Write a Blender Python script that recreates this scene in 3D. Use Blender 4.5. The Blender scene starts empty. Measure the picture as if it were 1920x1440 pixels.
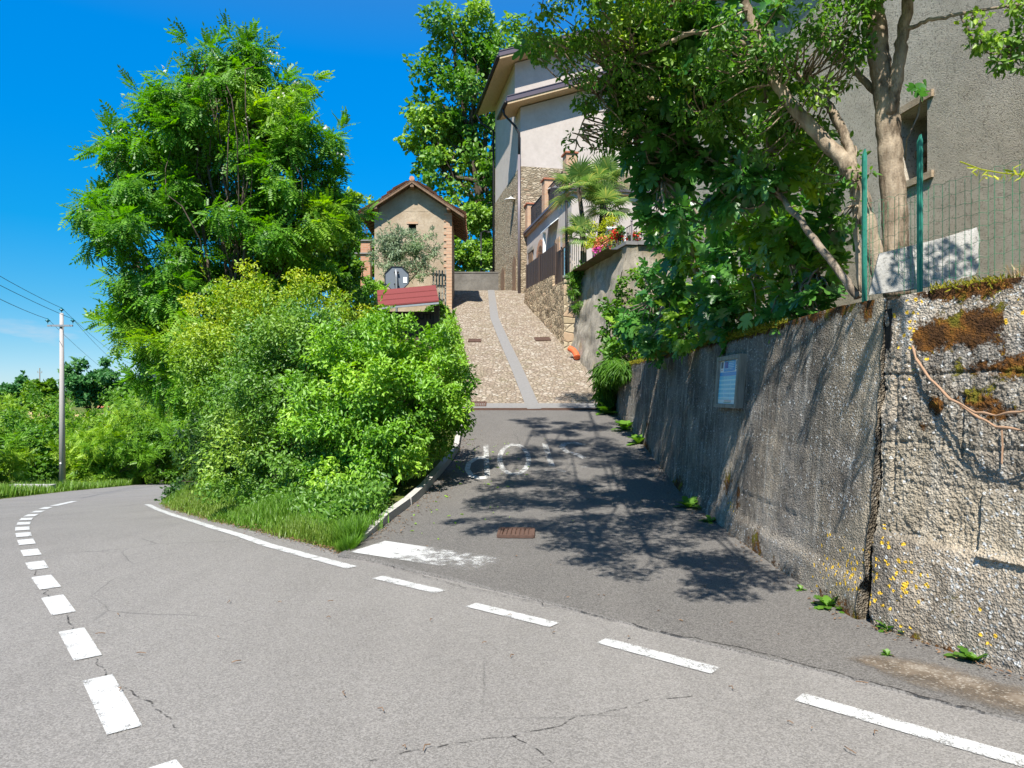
import bpy, math, random
import numpy as np
from mathutils import Vector, Matrix
R = math.radians
F = 1330.0; HY = 740.0; CAMZ = 1.6          # focal length (px of a 1920 wide frame), horizon row, eye height
sc = bpy.context.scene
COL = sc.collection
rnd = random.Random(11)
WLOC = {}

# ---------------------------------------------------------------- small helpers
def W(px, py, Y):
    return Vector(((px - 960.0) * Y / F, Y, CAMZ - (py - HY) * Y / F))

def nrmz(a):
    return a / np.maximum(np.linalg.norm(a, axis=-1, keepdims=True), 1e-9)

def _hash(ix, iy, iz, seed):
    h = (ix.astype(np.int64) * 374761393 + iy.astype(np.int64) * 668265263 + iz.astype(np.int64) * 2147483647 + seed * 1274126177) & 0xFFFFFFFF
    h = ((h ^ (h >> 13)) * 1274126177) & 0xFFFFFFFF
    h = (h ^ (h >> 16)) & 0xFFFFFF
    return h / float(0xFFFFFF)

def vnoise(p, seed=0):
    p = np.asarray(p, float); i = np.floor(p).astype(np.int64); f = p - i; f = f * f * (3 - 2 * f)
    r = 0
    for a in (0, 1):
        for b in (0, 1):
            for c in (0, 1):
                w = (f[:, 0] if a else 1 - f[:, 0]) * (f[:, 1] if b else 1 - f[:, 1]) * (f[:, 2] if c else 1 - f[:, 2])
                r = r + w * _hash(i[:, 0] + a, i[:, 1] + b, i[:, 2] + c, seed)
    return r

def fbm(p, octs=4, seed=0):
    p = np.asarray(p, float); a = .5; s = 0; t = 0
    for k in range(octs):
        s = s + a * vnoise(p * 2 ** k, seed + k * 17); t += a; a *= .5
    return s / t

class MB:
    def __init__(s): s.v = []; s.f = []
    def add(s, vs, fs):
        n = len(s.v); s.v += [tuple(v) for v in vs]; s.f += [tuple(i + n for i in f) for f in fs]
    def box8(s, b, t):
        s.add(list(b) + list(t), [(3, 2, 1, 0), (4, 5, 6, 7), (0, 1, 5, 4), (1, 2, 6, 5), (2, 3, 7, 6), (3, 0, 4, 7)])
    def box(s, c, size, ang=0.0, M=None):
        hx, hy, hz = [q / 2 for q in size]
        pts = [Vector((x, y, z)) for z in (-hz, hz) for x, y in ((-hx, -hy), (hx, -hy), (hx, hy), (-hx, hy))]
        m = M if M is not None else Matrix.Rotation(ang, 3, 'Z')
        pts = [m @ p + Vector(c) for p in pts]
        s.box8(pts[:4], pts[4:])
    def prism(s, poly, off):
        poly = [Vector(p) for p in poly]; off = Vector(off); n = len(poly)
        q = [p + off for p in poly]
        s.add(poly + q, [tuple(range(n))[::-1], tuple(range(n, 2 * n))] + [(i, (i + 1) % n, n + (i + 1) % n, n + i) for i in range(n)])
    def tube(s, pts, rad, n=7, cap=True):
        pts = [Vector(p) for p in pts]; m = len(pts)
        if isinstance(rad, (int, float)): rad = [rad] * m
        vs = []; prev = None
        for i, p in enumerate(pts):
            d = (pts[min(i + 1, m - 1)] - pts[max(i - 1, 0)])
            d = d.normalized() if d.length > 1e-9 else Vector((0, 0, 1))
            if prev is None:
                a = d.cross(Vector((0, 0, 1)))
                if a.length < 1e-3: a = d.cross(Vector((1, 0, 0)))
            else:
                a = prev - d * prev.dot(d)
            a.normalize(); prev = a; b = d.cross(a)
            for k in range(n):
                t = 2 * math.pi * k / n
                vs.append(p + (a * math.cos(t) + b * math.sin(t)) * rad[i])
        fs = [(i * n + k, i * n + (k + 1) % n, (i + 1) * n + (k + 1) % n, (i + 1) * n + k) for i in range(m - 1) for k in range(n)]
        if cap: fs += [tuple(range(n))[::-1], tuple(range((m - 1) * n, m * n))]
        s.add(vs, fs)
    def lathe(s, c, prof, n=12):
        c = Vector(c); vs = []
        for r, z in prof:
            for k in range(n):
                t = 2 * math.pi * k / n; vs.append(c + Vector((r * math.cos(t), r * math.sin(t), z)))
        m = len(prof)
        s.add(vs, [(i * n + k, i * n + (k + 1) % n, (i + 1) * n + (k + 1) % n, (i + 1) * n + k) for i in range(m - 1) for k in range(n)]
              + [tuple(range(n))[::-1], tuple(range((m - 1) * n, m * n))])
    def grid(s, P):
        n = len(P); m = len(P[0])
        s.add([p for r in P for p in r], [(i * m + j, i * m + j + 1, (i + 1) * m + j + 1, (i + 1) * m + j) for i in range(n - 1) for j in range(m - 1)])

def link(name, me, mat, parent):
    o = bpy.data.objects.new(name, me); COL.objects.link(o)
    if mat is not None:
        for m in (mat if isinstance(mat, (list, tuple)) else [mat]): me.materials.append(m)
    if parent is not None: o.parent = parent
    return o

def obj(name, mb, mat, parent=None, smooth=False):
    off = WLOC.get(parent.name, Vector((0, 0, 0))) if parent is not None else Vector((0, 0, 0))
    me = bpy.data.meshes.new(name)
    me.from_pydata([tuple(Vector(v) - off) for v in mb.v], [], mb.f)
    if smooth: me.polygons.foreach_set('use_smooth', [True] * len(me.polygons))
    me.update()
    o = link(name, me, mat, parent)
    WLOC[o.name] = off
    return o

def fastmesh(name, V, faces, mat, parent=None, attrs=None, smooth=False):
    """V (n,3) array; faces = list of (m,k) int arrays"""
    off = WLOC.get(parent.name, Vector((0, 0, 0))) if parent is not None else Vector((0, 0, 0))
    V = np.asarray(V, np.float32) - np.array(off, np.float32)
    me = bpy.data.meshes.new(name)
    me.vertices.add(len(V)); me.vertices.foreach_set('co', V.ravel())
    idx = np.concatenate([f.ravel() for f in faces]).astype(np.int32)
    tot = np.concatenate([np.full(len(f), f.shape[1]) for f in faces])
    me.loops.add(len(idx)); me.loops.foreach_set('vertex_index', idx)
    me.polygons.add(len(tot)); me.polygons.foreach_set('loop_start', np.concatenate([[0], np.cumsum(tot)[:-1]]).astype(np.int32))
    if smooth: me.polygons.foreach_set('use_smooth', np.ones(len(tot), bool))
    me.update(calc_edges=True)
    for k, a in (attrs or {}).items():
        at = me.attributes.new(k, 'FLOAT', 'POINT'); at.data.foreach_set('value', np.asarray(a, np.float32))
    o = link(name, me, mat, parent); WLOC[o.name] = off
    return o

def tag(o, label=None, cat=None, group=None, kind=None):
    if label: o['label'] = label
    if cat: o['category'] = cat
    if group: o['group'] = group
    if kind: o['kind'] = kind
    return o

def thing(name, label, cat, loc=(0, 0, 0), group=None):
    o = bpy.data.objects.new(name, None); COL.objects.link(o); o.location = loc
    o.empty_display_size = .2
    WLOC[o.name] = Vector(loc)
    return tag(o, label, cat, group)

def copy_tree(o, loc, rz=0, sc_=None, label=None):
    r = o.copy(); COL.objects.link(r); r.location = loc; r.rotation_euler = (0, 0, rz)
    if sc_ is not None: r.scale = sc_
    if label: r['label'] = label
    for ch in list(o.children):
        c = ch.copy(); COL.objects.link(c); c.parent = r
        for g in ch.children:
            d = g.copy(); COL.objects.link(d); d.parent = c
    return r

# ---------------------------------------------------------------- materials
class NT:
    def __init__(s, name):
        s.m = bpy.data.materials.new(name); s.m.use_nodes = True; s.t = s.m.node_tree; s.t.nodes.clear()
        s.out = s.n('ShaderNodeOutputMaterial'); s._pos = None
    def n(s, ty, **k):
        nd = s.t.nodes.new(ty)
        for a, b in k.items(): setattr(nd, a, b)
        return nd
    def put(s, sock, v):
        if isinstance(v, bpy.types.NodeSocket): s.t.links.new(v, sock)
        elif v is not None:
            if isinstance(v, (tuple, list)) and len(v) == 3 and sock.type == 'RGBA': v = (*v, 1)
            sock.default_value = v
    def pos(s):
        if s._pos is None: s._pos = s.n('ShaderNodeNewGeometry').outputs['Position']
        return s._pos
    def vec(s, scale=(1, 1, 1), rot=(0, 0, 0), v=None):
        q = s.n('ShaderNodeMapping'); s.put(q.inputs['Vector'], v or s.pos()); q.inputs['Scale'].default_value = scale; q.inputs['Rotation'].default_value = rot
        return q.outputs[0]
    def noise(s, scale, detail=3, v=None, rough=.55, dist=0, col=False):
        q = s.n('ShaderNodeTexNoise'); s.put(q.inputs['Vector'], v or s.pos()); q.inputs['Scale'].default_value = scale
        q.inputs['Detail'].default_value = detail; q.inputs['Roughness'].default_value = rough; q.inputs['Distortion'].default_value = dist
        return q.outputs[1 if col else 0]
    def vor(s, scale, v=None, feature='F1', out='Distance', rand=1):
        q = s.n('ShaderNodeTexVoronoi', feature=feature); s.put(q.inputs['Vector'], v or s.pos()); q.inputs['Scale'].default_value = scale
        q.inputs['Randomness'].default_value = rand
        return q.outputs[out]
    def ramp(s, fac, stops, interp='LINEAR'):
        q = s.n('ShaderNodeValToRGB'); s.put(q.inputs[0], fac); cr = q.color_ramp; cr.interpolation = interp
        while len(cr.elements) < len(stops): cr.elements.new(.5)
        for e, (p, c) in zip(cr.elements, stops):
            e.position = p; e.color = (*c, 1) if isinstance(c, (tuple, list)) else (c, c, c, 1)
        return q.outputs[0]
    def mix(s, f, a, b, mode='MIX'):
        q = s.n('ShaderNodeMix', data_type='RGBA', blend_type=mode)
        s.put(q.inputs[0], f); s.put(q.inputs[6], a); s.put(q.inputs[7], b); return q.outputs[2]
    def math(s, op, a, b=None, clamp=False):
        q = s.n('ShaderNodeMath', operation=op, use_clamp=clamp); s.put(q.inputs[0], a)
        if b is not None: s.put(q.inputs[1], b)
        return q.outputs[0]
    def attr(s, name):
        q = s.n('ShaderNodeAttribute', attribute_name=name); return q.outputs['Fac']
    def sep(s, v, i):
        q = s.n('ShaderNodeSeparateXYZ'); s.put(q.inputs[0], v); return q.outputs[i]
    def bump(s, h, strength=.5, dist=.01, normal=None):
        q = s.n('ShaderNodeBump'); s.put(q.inputs['Height'], h); q.inputs['Strength'].default_value = strength; q.inputs['Distance'].default_value = dist
        if normal: s.put(q.inputs['Normal'], normal)
        return q.outputs[0]
    def bsdf(s, col, rough=.8, normal=None, metal=0, spec=.3, **k):
        q = s.n('ShaderNodeBsdfPrincipled'); s.put(q.inputs['Base Color'], col); s.put(q.inputs['Roughness'], rough)
        q.inputs['Metallic'].default_value = metal; q.inputs['Specular IOR Level'].default_value = spec
        if normal: s.put(q.inputs['Normal'], normal)
        for a, b in k.items(): s.put(q.inputs[a], b)
        return q.outputs[0]
    def done(s, sh):
        s.t.links.new(sh, s.out.inputs[0]); return s.m

def plain(name, c, rough=.6, metal=0, var=.15, bump=0, scale=20):
    t = NT(name); nz = t.noise(scale, 4)
    col = t.mix(nz, tuple(q * (1 - var) for q in c), tuple(min(1, q * (1 + var)) for q in c))
    return t.done(t.bsdf(col, rough, t.bump(nz, bump, .01) if bump else None, metal))

def leafmat(name, c1, c2, c3=None, trans=.35, gloss=.3, rough=.45, vscale=1.2):
    """c1..c2 leaf to leaf variety with slow patches, c3 = colour of young shoots (attribute tint)"""
    t = NT(name); g = t.n('ShaderNodeNewGeometry'); rpi = g.outputs['Random Per Island']
    nz = t.noise(vscale, 2)
    f = t.math('ADD', t.math('MULTIPLY', rpi, .55), t.math('MULTIPLY', nz, .45))
    col = t.ramp(f, [(.2, c1), (.75, c2)])
    if c3 is not None: col = t.mix(t.attr('tint'), col, c3)
    b = t.bsdf(col, rough, spec=gloss)
    tr = t.n('ShaderNodeBsdfTranslucent'); t.put(tr.inputs['Color'], t.mix(.5, col, (1.0, .95, .25), 'MULTIPLY'))
    hs = t.n('ShaderNodeHueSaturation'); t.put(hs.inputs['Color'], col); hs.inputs['Saturation'].default_value = 1.1; hs.inputs['Value'].default_value = 1.5
    t.put(tr.inputs['Color'], hs.outputs[0])
    mx = t.n('ShaderNodeMixShader'); mx.inputs[0].default_value = trans
    t.t.links.new(b, mx.inputs[1]); t.t.links.new(tr.outputs[0], mx.inputs[2])
    return t.done(mx.outputs[0])

def m_asphalt(name, dark, light, patch):
    t = NT(name)
    big = t.noise(.7, 4); med = t.noise(6, 3); gr = t.vor(135, out='Color'); gs = t.sep(gr, 0); fine = t.noise(260, 2)
    base = t.mix(t.ramp(big, [(.35, 0.0), (.7, 1.0)]), dark, light)
    trk = t.noise(1.0, 4, t.vec((1.6, .10, 1), (0, 0, R(-38)))); base = t.mix(t.ramp(trk, [(.42, 0.0), (.7, .55)]), base, tuple(q * 1.22 for q in light)); base = t.mix(t.ramp(t.noise(1.9, 5, t.vec((1, .25, 1), (0, 0, R(-42))), rough=.7), [(.58, 0.0), (.74, .45)]), base, tuple(q * .72 for q in dark))
    base = t.mix(t.math('MULTIPLY', t.ramp(med, [(.45, 0.0), (.8, 1.0)]), .15), base, patch)
    sp = t.math('ADD', t.math('MULTIPLY', gs, .7), t.math('MULTIPLY', fine, .6))
    base = t.mix(t.ramp(sp, [(.2, 0.0), (1.1, 1.0)]), t.mix(.42, base, (.02, .02, .02)), t.mix(.3, base, (.42, .40, .37)))
    # stone chips and small tar spots
    chip = t.ramp(t.vor(38), [(.07, 1.0), (.12, 0.0)]); sel = t.math('GREATER_THAN', t.sep(t.vor(38, out='Color'), 1), .86)
    base = t.mix(t.math('MULTIPLY', chip, sel), base, (.36, .33, .29))
    # hairline cracks
    cv = t.n('ShaderNodeMix', data_type='RGBA'); cv.inputs[0].default_value = .12
    t.put(cv.inputs[6], t.pos()); t.put(cv.inputs[7], t.noise(1.5, 4, col=True))
    cr = t.vor(.55, cv.outputs[2], 'DISTANCE_TO_EDGE'); crk = t.math('MULTIPLY', t.ramp(cr, [(.0012, 1.0), (.0045, 0.0)]), t.ramp(t.noise(.45, 2), [(.53, 0.0), (.62, .5)]))
    base = t.mix(crk, base, (.03, .03, .03))
    h = t.math('SUBTRACT', sp, crk)
    return t.done(t.bsdf(base, .88, t.bump(h, .55, .006), spec=.25))

def m_paint():
    t = NT('road_paint'); wear = t.noise(9, 5, rough=.7); fine = t.noise(120, 3, rough=.8)
    w = t.math('ADD', t.math('MULTIPLY', wear, .55), t.math('MULTIPLY', fine, .55))
    thr = t.attr('wear'); a = t.ramp(t.math('ADD', w, t.math('SUBTRACT', .55, thr)), [(.47, 0.0), (.56, 1.0)])
    b = t.bsdf(t.mix(fine, (.36, .36, .345), (.56, .555, .535)), .8, t.bump(fine, .4, .004))
    tr = t.n('ShaderNodeBsdfTransparent'); mx = t.n('ShaderNodeMixShader'); t.put(mx.inputs[0], a)
    t.t.links.new(tr.outputs[0], mx.inputs[1]); t.t.links.new(b, mx.inputs[2])
    return t.done(mx.outputs[0])

def m_concrete_wall():
    """weathered poured concrete; stain, moss and lichen shapes come as attributes"""
    t = NT('weathered_concrete')
    st = t.noise(1.0, 5, t.vec((9, 9, .7)), rough=.6); blot = t.noise(2.2, 5); fine = t.noise(45, 4, rough=.7); agg = t.vor(70)
    c = t.mix(t.ramp(blot, [(.36, 0.0), (.64, 1.0)]), (.185, .145, .108), (.56, .455, .33))
    c = t.mix(t.math('MULTIPLY', t.math('POWER', t.attr('dark'), 1.6), .72), c, (.082, .068, .056))
    run = t.math('MULTIPLY', t.ramp(st, [(.36, 0.0), (.56, 1.0)]), t.attr('dark'))
    c = t.mix(t.math('MULTIPLY', run, .85), c, (.05, .044, .040))
    pale = t.ramp(t.noise(1.0, 5, t.vec((11, 11, .8), v=t.vec((1, 1, 1))), rough=.65), [(.52, 0.0), (.68, .75)])
    c = t.mix(pale, c, (.44, .41, .36))
    c = t.mix(t.ramp(t.noise(1.1, 3), [(.5, 0.0), (.66, .5)]), c, (.30, .275, .25))
    c = t.mix(t.ramp(fine, [(.34, 0.0), (.62, 1.0)]), t.mix(.45, c, (.03, .026, .022)), t.mix(.16, c, (.66, .60, .50)))
    pits = t.math('MULTIPLY', t.ramp(t.vor(55), [(.10, 1.0), (.26, 0.0)]), t.math('LESS_THAN', t.sep(t.vor(55, out='Color'), 2), .45)); c = t.mix(t.math('MULTIPLY', pits, .75), c, (.03, .026, .023))
    c = t.mix(t.math('MULTIPLY', t.attr('pale'), t.ramp(t.noise(3, 4), [(.25, .45), (.7, 1.0)])), c, t.mix(t.math('MULTIPLY', fine, 1.1), (.15, .12, .08), (.58, .49, .345)))
    # pale and yellow lichen discs
    lv = t.n('ShaderNodeMix', data_type='RGBA'); lv.inputs[0].default_value = .03; t.put(lv.inputs[6], t.pos()); t.put(lv.inputs[7], t.noise(30, 3, col=True))
    v1 = t.vor(40, lv.outputs[2]); s1 = t.sep(t.vor(40, lv.outputs[2], out='Color'), 0)
    spots = t.math('MULTIPLY', t.ramp(t.math('SUBTRACT', v1, t.math('MULTIPLY', t.sep(t.vor(40, lv.outputs[2], out='Color'), 2), .22)), [(.15, 1.0), (.27, 0.0)]), t.math('LESS_THAN', s1, t.attr('lichen')))
    c = t.mix(spots, c, t.mix(t.noise(25, 2), (.36, .36, .34), (.58, .58, .56)))
    yv = t.n('ShaderNodeMix', data_type='RGBA'); yv.inputs[0].default_value = .05; t.put(yv.inputs[6], t.pos()); t.put(yv.inputs[7], t.noise(18, 3, col=True))
    v2 = t.vor(24, yv.outputs[2]); s2 = t.sep(t.vor(24, yv.outputs[2], out='Color'), 1)
    ysp = t.math('MULTIPLY', t.ramp(v2, [(.27, 1.0), (.36, 0.0)]), t.math('LESS_THAN', s2, t.attr('yellow')))
    c = t.mix(ysp, c, t.mix(t.noise(60, 2), (.62, .33, .02), (.80, .55, .06)))
    # moss
    mo = t.math('ADD', t.attr('moss'), t.math('MULTIPLY', t.math('SUBTRACT', t.noise(10, 6, rough=.85), .5), 1.9))
    mm = t.ramp(mo, [(.44, 0.0), (.54, 1.0)])
    mc = t.ramp(t.noise(5, 4), [(.34, (.032, .015, .008)), (.47, (.07, .033, .012)), (.56, (.17, .07, .014)), (.64, (.13, .115, .014)), (.78, (.25, .22, .03))])
    c = t.mix(mm, c, mc)
    h = t.math('ADD', t.math('ADD', t.math('MULTIPLY', agg, .8), t.math('MULTIPLY', fine, .9)), t.math('MULTIPLY', mm, t.noise(110, 3)))
    return t.done(t.bsdf(c, .92, t.bump(h, 1.0, .016), spec=.15))

def m_stone(name, c1, c2, mortar, scale=(3.6, 3.6, 7.5), joint=.05, bd=.03):
    t = NT(name); v = t.vec(scale)
    dv = t.n('ShaderNodeMix', data_type='RGBA'); dv.inputs[0].default_value = .12; t.put(dv.inputs[6], v); t.put(dv.inputs[7], t.noise(2.0, 3, v, col=True))
    e = t.vor(1, dv.outputs[2], 'DISTANCE_TO_EDGE'); cc = t.vor(1, dv.outputs[2], out='Color')
    f = t.sep(cc, 0)
    c = t.ramp(f, [(.0, c1), (.5, tuple((a + b) / 2 for a, b in zip(c1, c2))), (1.0, c2)])
    c = t.mix(t.ramp(t.noise(9, 4), [(.35, 0.0), (.75, .5)]), c, tuple(q * .55 for q in c1))
    c = t.mix(t.ramp(t.sep(cc, 1), [(.8, 0.0), (.95, .45)]), c, (.36, .22, .14))
    jn = t.ramp(e, [(joint * .4, 0.0), (joint * 1.6, 1.0)])
    c = t.mix(jn, mortar, c)
    h = t.math('ADD', t.ramp(e, [(0, 0.0), (joint * 3, 1.0)]), t.math('MULTIPLY', t.noise(30, 3), .35))
    return t.done(t.bsdf(c, .9, t.bump(h, .9, bd), spec=.15))

def m_plaster(name, c1, c2, stain, bump=.4, scale=1.2, pit=0, streak=0):
    t = NT(name); a = t.noise(scale, 6, rough=.65); b = t.noise(scale * 5, 4); fine = t.noise(90, 3)
    c = t.mix(t.ramp(a, [(.3, 0.0), (.7, 1.0)]), c1, c2)
    c = t.mix(t.math('MULTIPLY', t.ramp(b, [(.45, 0.0), (.8, 1.0)]), .45), c, stain)
    if streak:
        c = t.mix(t.math('MULTIPLY', t.ramp(t.noise(1.0, 5, t.vec((6, 6, .6)), rough=.65), [(.44, 0.0), (.62, 1.0)]), streak), c, (.055, .05, .045)); c = t.mix(t.ramp(t.noise(1.3, 4), [(.55, 0.0), (.7, .55)]), c, (.30, .22, .08))
    if pit:
        p = t.ramp(t.noise(38, 3, rough=.8), [(.54, 0.0), (.64, 1.0)]); c = t.mix(t.math('MULTIPLY', p, pit), c, tuple(q * .35 for q in stain))
        c = t.mix(t.ramp(t.noise(.5, 3, t.vec((1, 1, .5))), [(.48, 0.0), (.66, .5)]), c, tuple(q * .8 for q in c1))
    return t.done(t.bsdf(c, .92, t.bump(t.math('ADD', b, t.math('MULTIPLY', fine, .7)), bump, .012), spec=.1))

def m_brick(name, c1, c2, mortar, sx=1.0):
    t = NT(name); p = t.pos()
    xy = t.math('ADD', t.sep(p, 0), t.sep(p, 1)); cv = t.n('ShaderNodeCombineXYZ'); t.put(cv.inputs[0], xy); t.put(cv.inputs[1], t.sep(p, 2))
    q = t.n('ShaderNodeTexBrick'); t.put(q.inputs['Vector'], cv.outputs[0]); t.put(q.inputs['Color1'], c1); t.put(q.inputs['Color2'], c2); t.put(q.inputs['Mortar'], mortar)
    q.inputs['Scale'].default_value = 1; q.inputs['Brick Width'].default_value = .26 * sx; q.inputs['Row Height'].default_value = .075; q.inputs['Mortar Size'].default_value = .008
    c = t.mix(t.math('MULTIPLY', t.noise(8, 4), .5), q.outputs[0], (.30, .2, .14))
    return t.done(t.bsdf(c, .9, t.bump(q.outputs[1], -.6, .01), spec=.1))

def m_wood(name, c1, c2, vs=(30, 3, 3)):
    t = NT(name); g = t.noise(1, 5, t.vec(vs), rough=.6)
    return t.done(t.bsdf(t.ramp(g, [(.3, c1), (.7, c2)]), .75, t.bump(g, .4, .006)))

def m_bark(name, c1, c2, sc_=(18, 18, 3.5)):
    t = NT(name); g = t.noise(1, 6, t.vec(sc_), rough=.7); b = t.noise(5, 3); e = t.noise(70, 3)
    c = t.mix(t.ramp(g, [(.35, 0.0), (.65, 1.0)]), c1, c2); c = t.mix(t.ramp(t.noise(9, 5, t.vec((1, 1, .45)), rough=.75), [(.5, 0.0), (.62, .8)]), c, tuple(q * .42 for q in c1)); c = t.mix(t.ramp(b, [(.5, 0.0), (.7, .6)]), c, tuple(min(.6, q * 1.35) for q in c2))
    return t.done(t.bsdf(c, .9, t.bump(t.math('ADD', g, t.math('MULTIPLY', e, .4)), .8, .015), spec=.1))

def m_cobble():
    t = NT('cobblestones'); v = t.vec((9.2, 7.6, 3))
    dv = t.n('ShaderNodeMix', data_type='RGBA'); dv.inputs[0].default_value = .10; t.put(dv.inputs[6], v); t.put(dv.inputs[7], t.noise(2.5, 2, v, col=True))
    e = t.vor(1, dv.outputs[2], 'DISTANCE_TO_EDGE'); cc = t.vor(1, dv.outputs[2], out='Color')
    c = t.ramp(t.sep(cc, 0), [(0, (.20, .155, .115)), (.45, (.285, .23, .175)), (.8, (.335, .28, .22)), (1, (.385, .345, .285))])
    c = t.mix(t.ramp(t.noise(1.3, 4), [(.42, 0.0), (.7, .5)]), c, (.24, .20, .13))
    c = t.mix(t.math('MULTIPLY', t.ramp(t.noise(2.6, 4), [(.55, 0.0), (.72, .6)]), t.ramp(e, [(.05, 1.0), (.16, 0.0)])), c, (.10, .12, .03))
    c = t.mix(t.ramp(e, [(.02, 0.0), (.075, 1.0)]), (.15, .12, .088), c)
    h = t.math('ADD', t.ramp(e, [(0, 0.0), (.2, 1.0)]), t.math('MULTIPLY', t.noise(60, 2), .25))
    return t.done(t.bsdf(c, .85, t.bump(h, .9, .03), spec=.2))

def m_soil(name, c1, c2, c3, s=1.0):
    t = NT(name); a = t.noise(.6 * s, 5); b = t.noise(7 * s, 4); f = t.noise(60, 3)
    c = t.mix(t.ramp(a, [(.4, 0.0), (.6, 1.0)]), c1, c2); c = t.mix(t.ramp(b, [(.45, 0.0), (.7, .8)]), c, c3)
    return t.done(t.bsdf(c, .95, t.bump(t.math('ADD', b, f), .6, .03), spec=.05))

M = {}
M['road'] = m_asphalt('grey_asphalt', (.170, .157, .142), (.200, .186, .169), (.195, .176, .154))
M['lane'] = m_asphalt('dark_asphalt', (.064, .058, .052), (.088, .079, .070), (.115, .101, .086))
M['paint'] = m_paint()
M['wall'] = m_concrete_wall()
M['cobble'] = m_cobble()
M['flag'] = plain('grey_flagstone', (.19, .183, .174), .8, 0, .2, .4, 14)
M['kerb'] = plain('kerb_concrete', (.40, .38, .35), .9, 0, .3, .5, 22)
M['grass_ground'] = m_soil('grassy_soil', (.07, .10, .02), (.11, .14, .03), (.13, .11, .06))
M['terrace'] = m_soil('terrace_soil', (.10, .08, .05), (.07, .08, .03), (.14, .11, .07))
M['dirt'] = m_soil('dirt', (.13, .10, .072), (.19, .155, .118), (.25, .215, .175), 3)
M['stone'] = m_stone('fieldstone', (.24, .19, .125), (.50, .42, .30), (.20, .155, .10), (4.6, 4.6, 12.5), .06)
M['stonelow'] = m_stone('lane_stone', (.25, .18, .11), (.54, .42, .27), (.28, .22, .14), (4.0, 4.0, 6.5), .06)
M['quoin'] = m_stone('quoin_stone', (.34, .27, .17), (.48, .40, .28), (.22, .17, .11), (1.8, 1.8, 3.6), .03)
M['plaster_house'] = m_plaster('pinkish_grey_plaster', (.42, .365, .32), (.50, .44, .39), (.36, .315, .275), .15)
M['plaster_hut'] = m_plaster('old_tan_plaster', (.33, .25, .165), (.47, .385, .28), (.22, .165, .11), .8, 1.8, .35)
M['plaster_barn'] = m_plaster('rough_grey_render', (.36, .315, .245), (.50, .445, .36), (.26, .225, .17), 1.0, .8, .75)
M['plaster_wall'] = m_plaster('rough_garden_render', (.30, .265, .21), (.48, .425, .34), (.16, .135, .105), 1.0, 1.8, .6, .4)
M['brick'] = m_brick('red_brick', (.42, .17, .09), (.50, .24, .13), (.36, .30, .23))
M['brickpale'] = m_brick('pale_brick', (.48, .25, .14), (.52, .34, .21), (.42, .36, .27))
M['tile'] = plain('terracotta_tile', (.44, .225, .14), .85, 0, .55, .4, 9)
M['oldwood'] = m_wood('old_timber', (.10, .06, .035), (.24, .15, .09))
M['greywood'] = m_wood('grey_timber', (.16, .145, .12), (.34, .31, .26), (25, 25, 3))
M['soffit'] = m_wood('pine_soffit', (.42, .30, .17), (.52, .39, .24))
M['flash'] = plain('brown_sheet_metal', (.135, .105, .115), .4, .35, .12)
M['pipe'] = plain('mauve_downpipe', (.20, .17, .18), .45, .3, .1)
M['blackpipe'] = plain('dark_metal', (.025, .024, .026), .5, .4, .2)
M['rustmetal'] = plain('rusty_iron', (.10, .058, .042), .85, .1, .4, .5, 30)
M['fence'] = plain('brown_steel_fence', (.055, .036, .028), .6, .2, .3, .2, 15)
M['gate'] = plain('pale_gate_bar', (.42, .34, .26), .6, .1, .15)
M['greenpost'] = plain('green_coated_steel', (.03, .20, .145), .5, .1, .25, .2, 30)
M['greenwire'] = plain('green_wire', (.025, .22, .11), .45, .1, .15)
M['slab'] = m_plaster('pale_concrete_slab', (.30, .29, .265), (.40, .385, .355), (.15, .145, .125), .8, 3, .6)
M['pole'] = plain('concrete_pole', (.37, .34, .315), .85, 0, .12, .2, 10)
M['galv'] = plain('galvanised_steel', (.27, .28, .29), .5, .4, .15)
M['insul'] = plain('teal_glass', (.02, .16, .20), .15, 0, .2)
M['sign'] = plain('grey_sign_back', (.145, .165, .19), .5, .2, .08)
M['white'] = plain('white_paint', (.78, .77, .74), .5, 0, .05)
M['ink'] = plain('faded_ink', (.10, .13, .16), .7)
M['redtext'] = plain('red_print', (.62, .18, .14), .6)
M['blue1'] = plain('blue_print', (.02, .30, .66), .35, 0, .06)
M['blue2'] = plain('deep_blue_print', (.015, .07, .33), .35)
M['blue3'] = plain('pale_blue_print', (.17, .55, .72), .35, 0, .12, 0, 6)
M['blue4'] = plain('lighter_blue_print', (.44, .74, .82), .35, 0, .06)
M['shingle'] = plain('red_bitumen_shingle', (.17, .040, .038), .95, 0, .5, .8, 120)
M['kioskwood'] = plain('kiosk_wood', (.075, .05, .035), .8, 0, .3, .3, 12)
M['glass'] = NT('pale_glass'); _t = M['glass']; M['glass'] = _t.done(_t.bsdf((.75, .78, .78), .25, spec=.5))
M['orange'] = plain('orange_plastic', (.62, .125, .045), .4, 0, .15)
M['terracotta'] = plain('terracotta', (.36, .13, .07), .8, 0, .2)
M['black'] = plain('dark_interior', (.012, .011, .010), .9)  # near black holding the shade of hollow places, also used for lettering
M['straw'] = leafmat('dry_grass', (.36, .25, .13), (.55, .42, .25), trans=.2, gloss=.1)
M['vine'] = plain('bare_vine', (.33, .20, .12), .7, 0, .25)
M['bark'] = m_bark('mottled_bark', (.17, .125, .085), (.36, .29, .21))
M['barkdark'] = m_bark('dark_bark', (.05, .04, .03), (.12, .095, .07))
M['barkfig'] = m_bark('fig_bark', (.19, .15, .11), (.34, .28, .22))
M['L_front'] = leafmat('bright_green_leaf', (.075, .20, .014), (.22, .43, .035), (.36, .56, .05), gloss=.55)
M['L_yellow'] = leafmat('yellow_green_leaf', (.075, .19, .014), (.21, .37, .03), (.46, .50, .02), gloss=.5)
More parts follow.
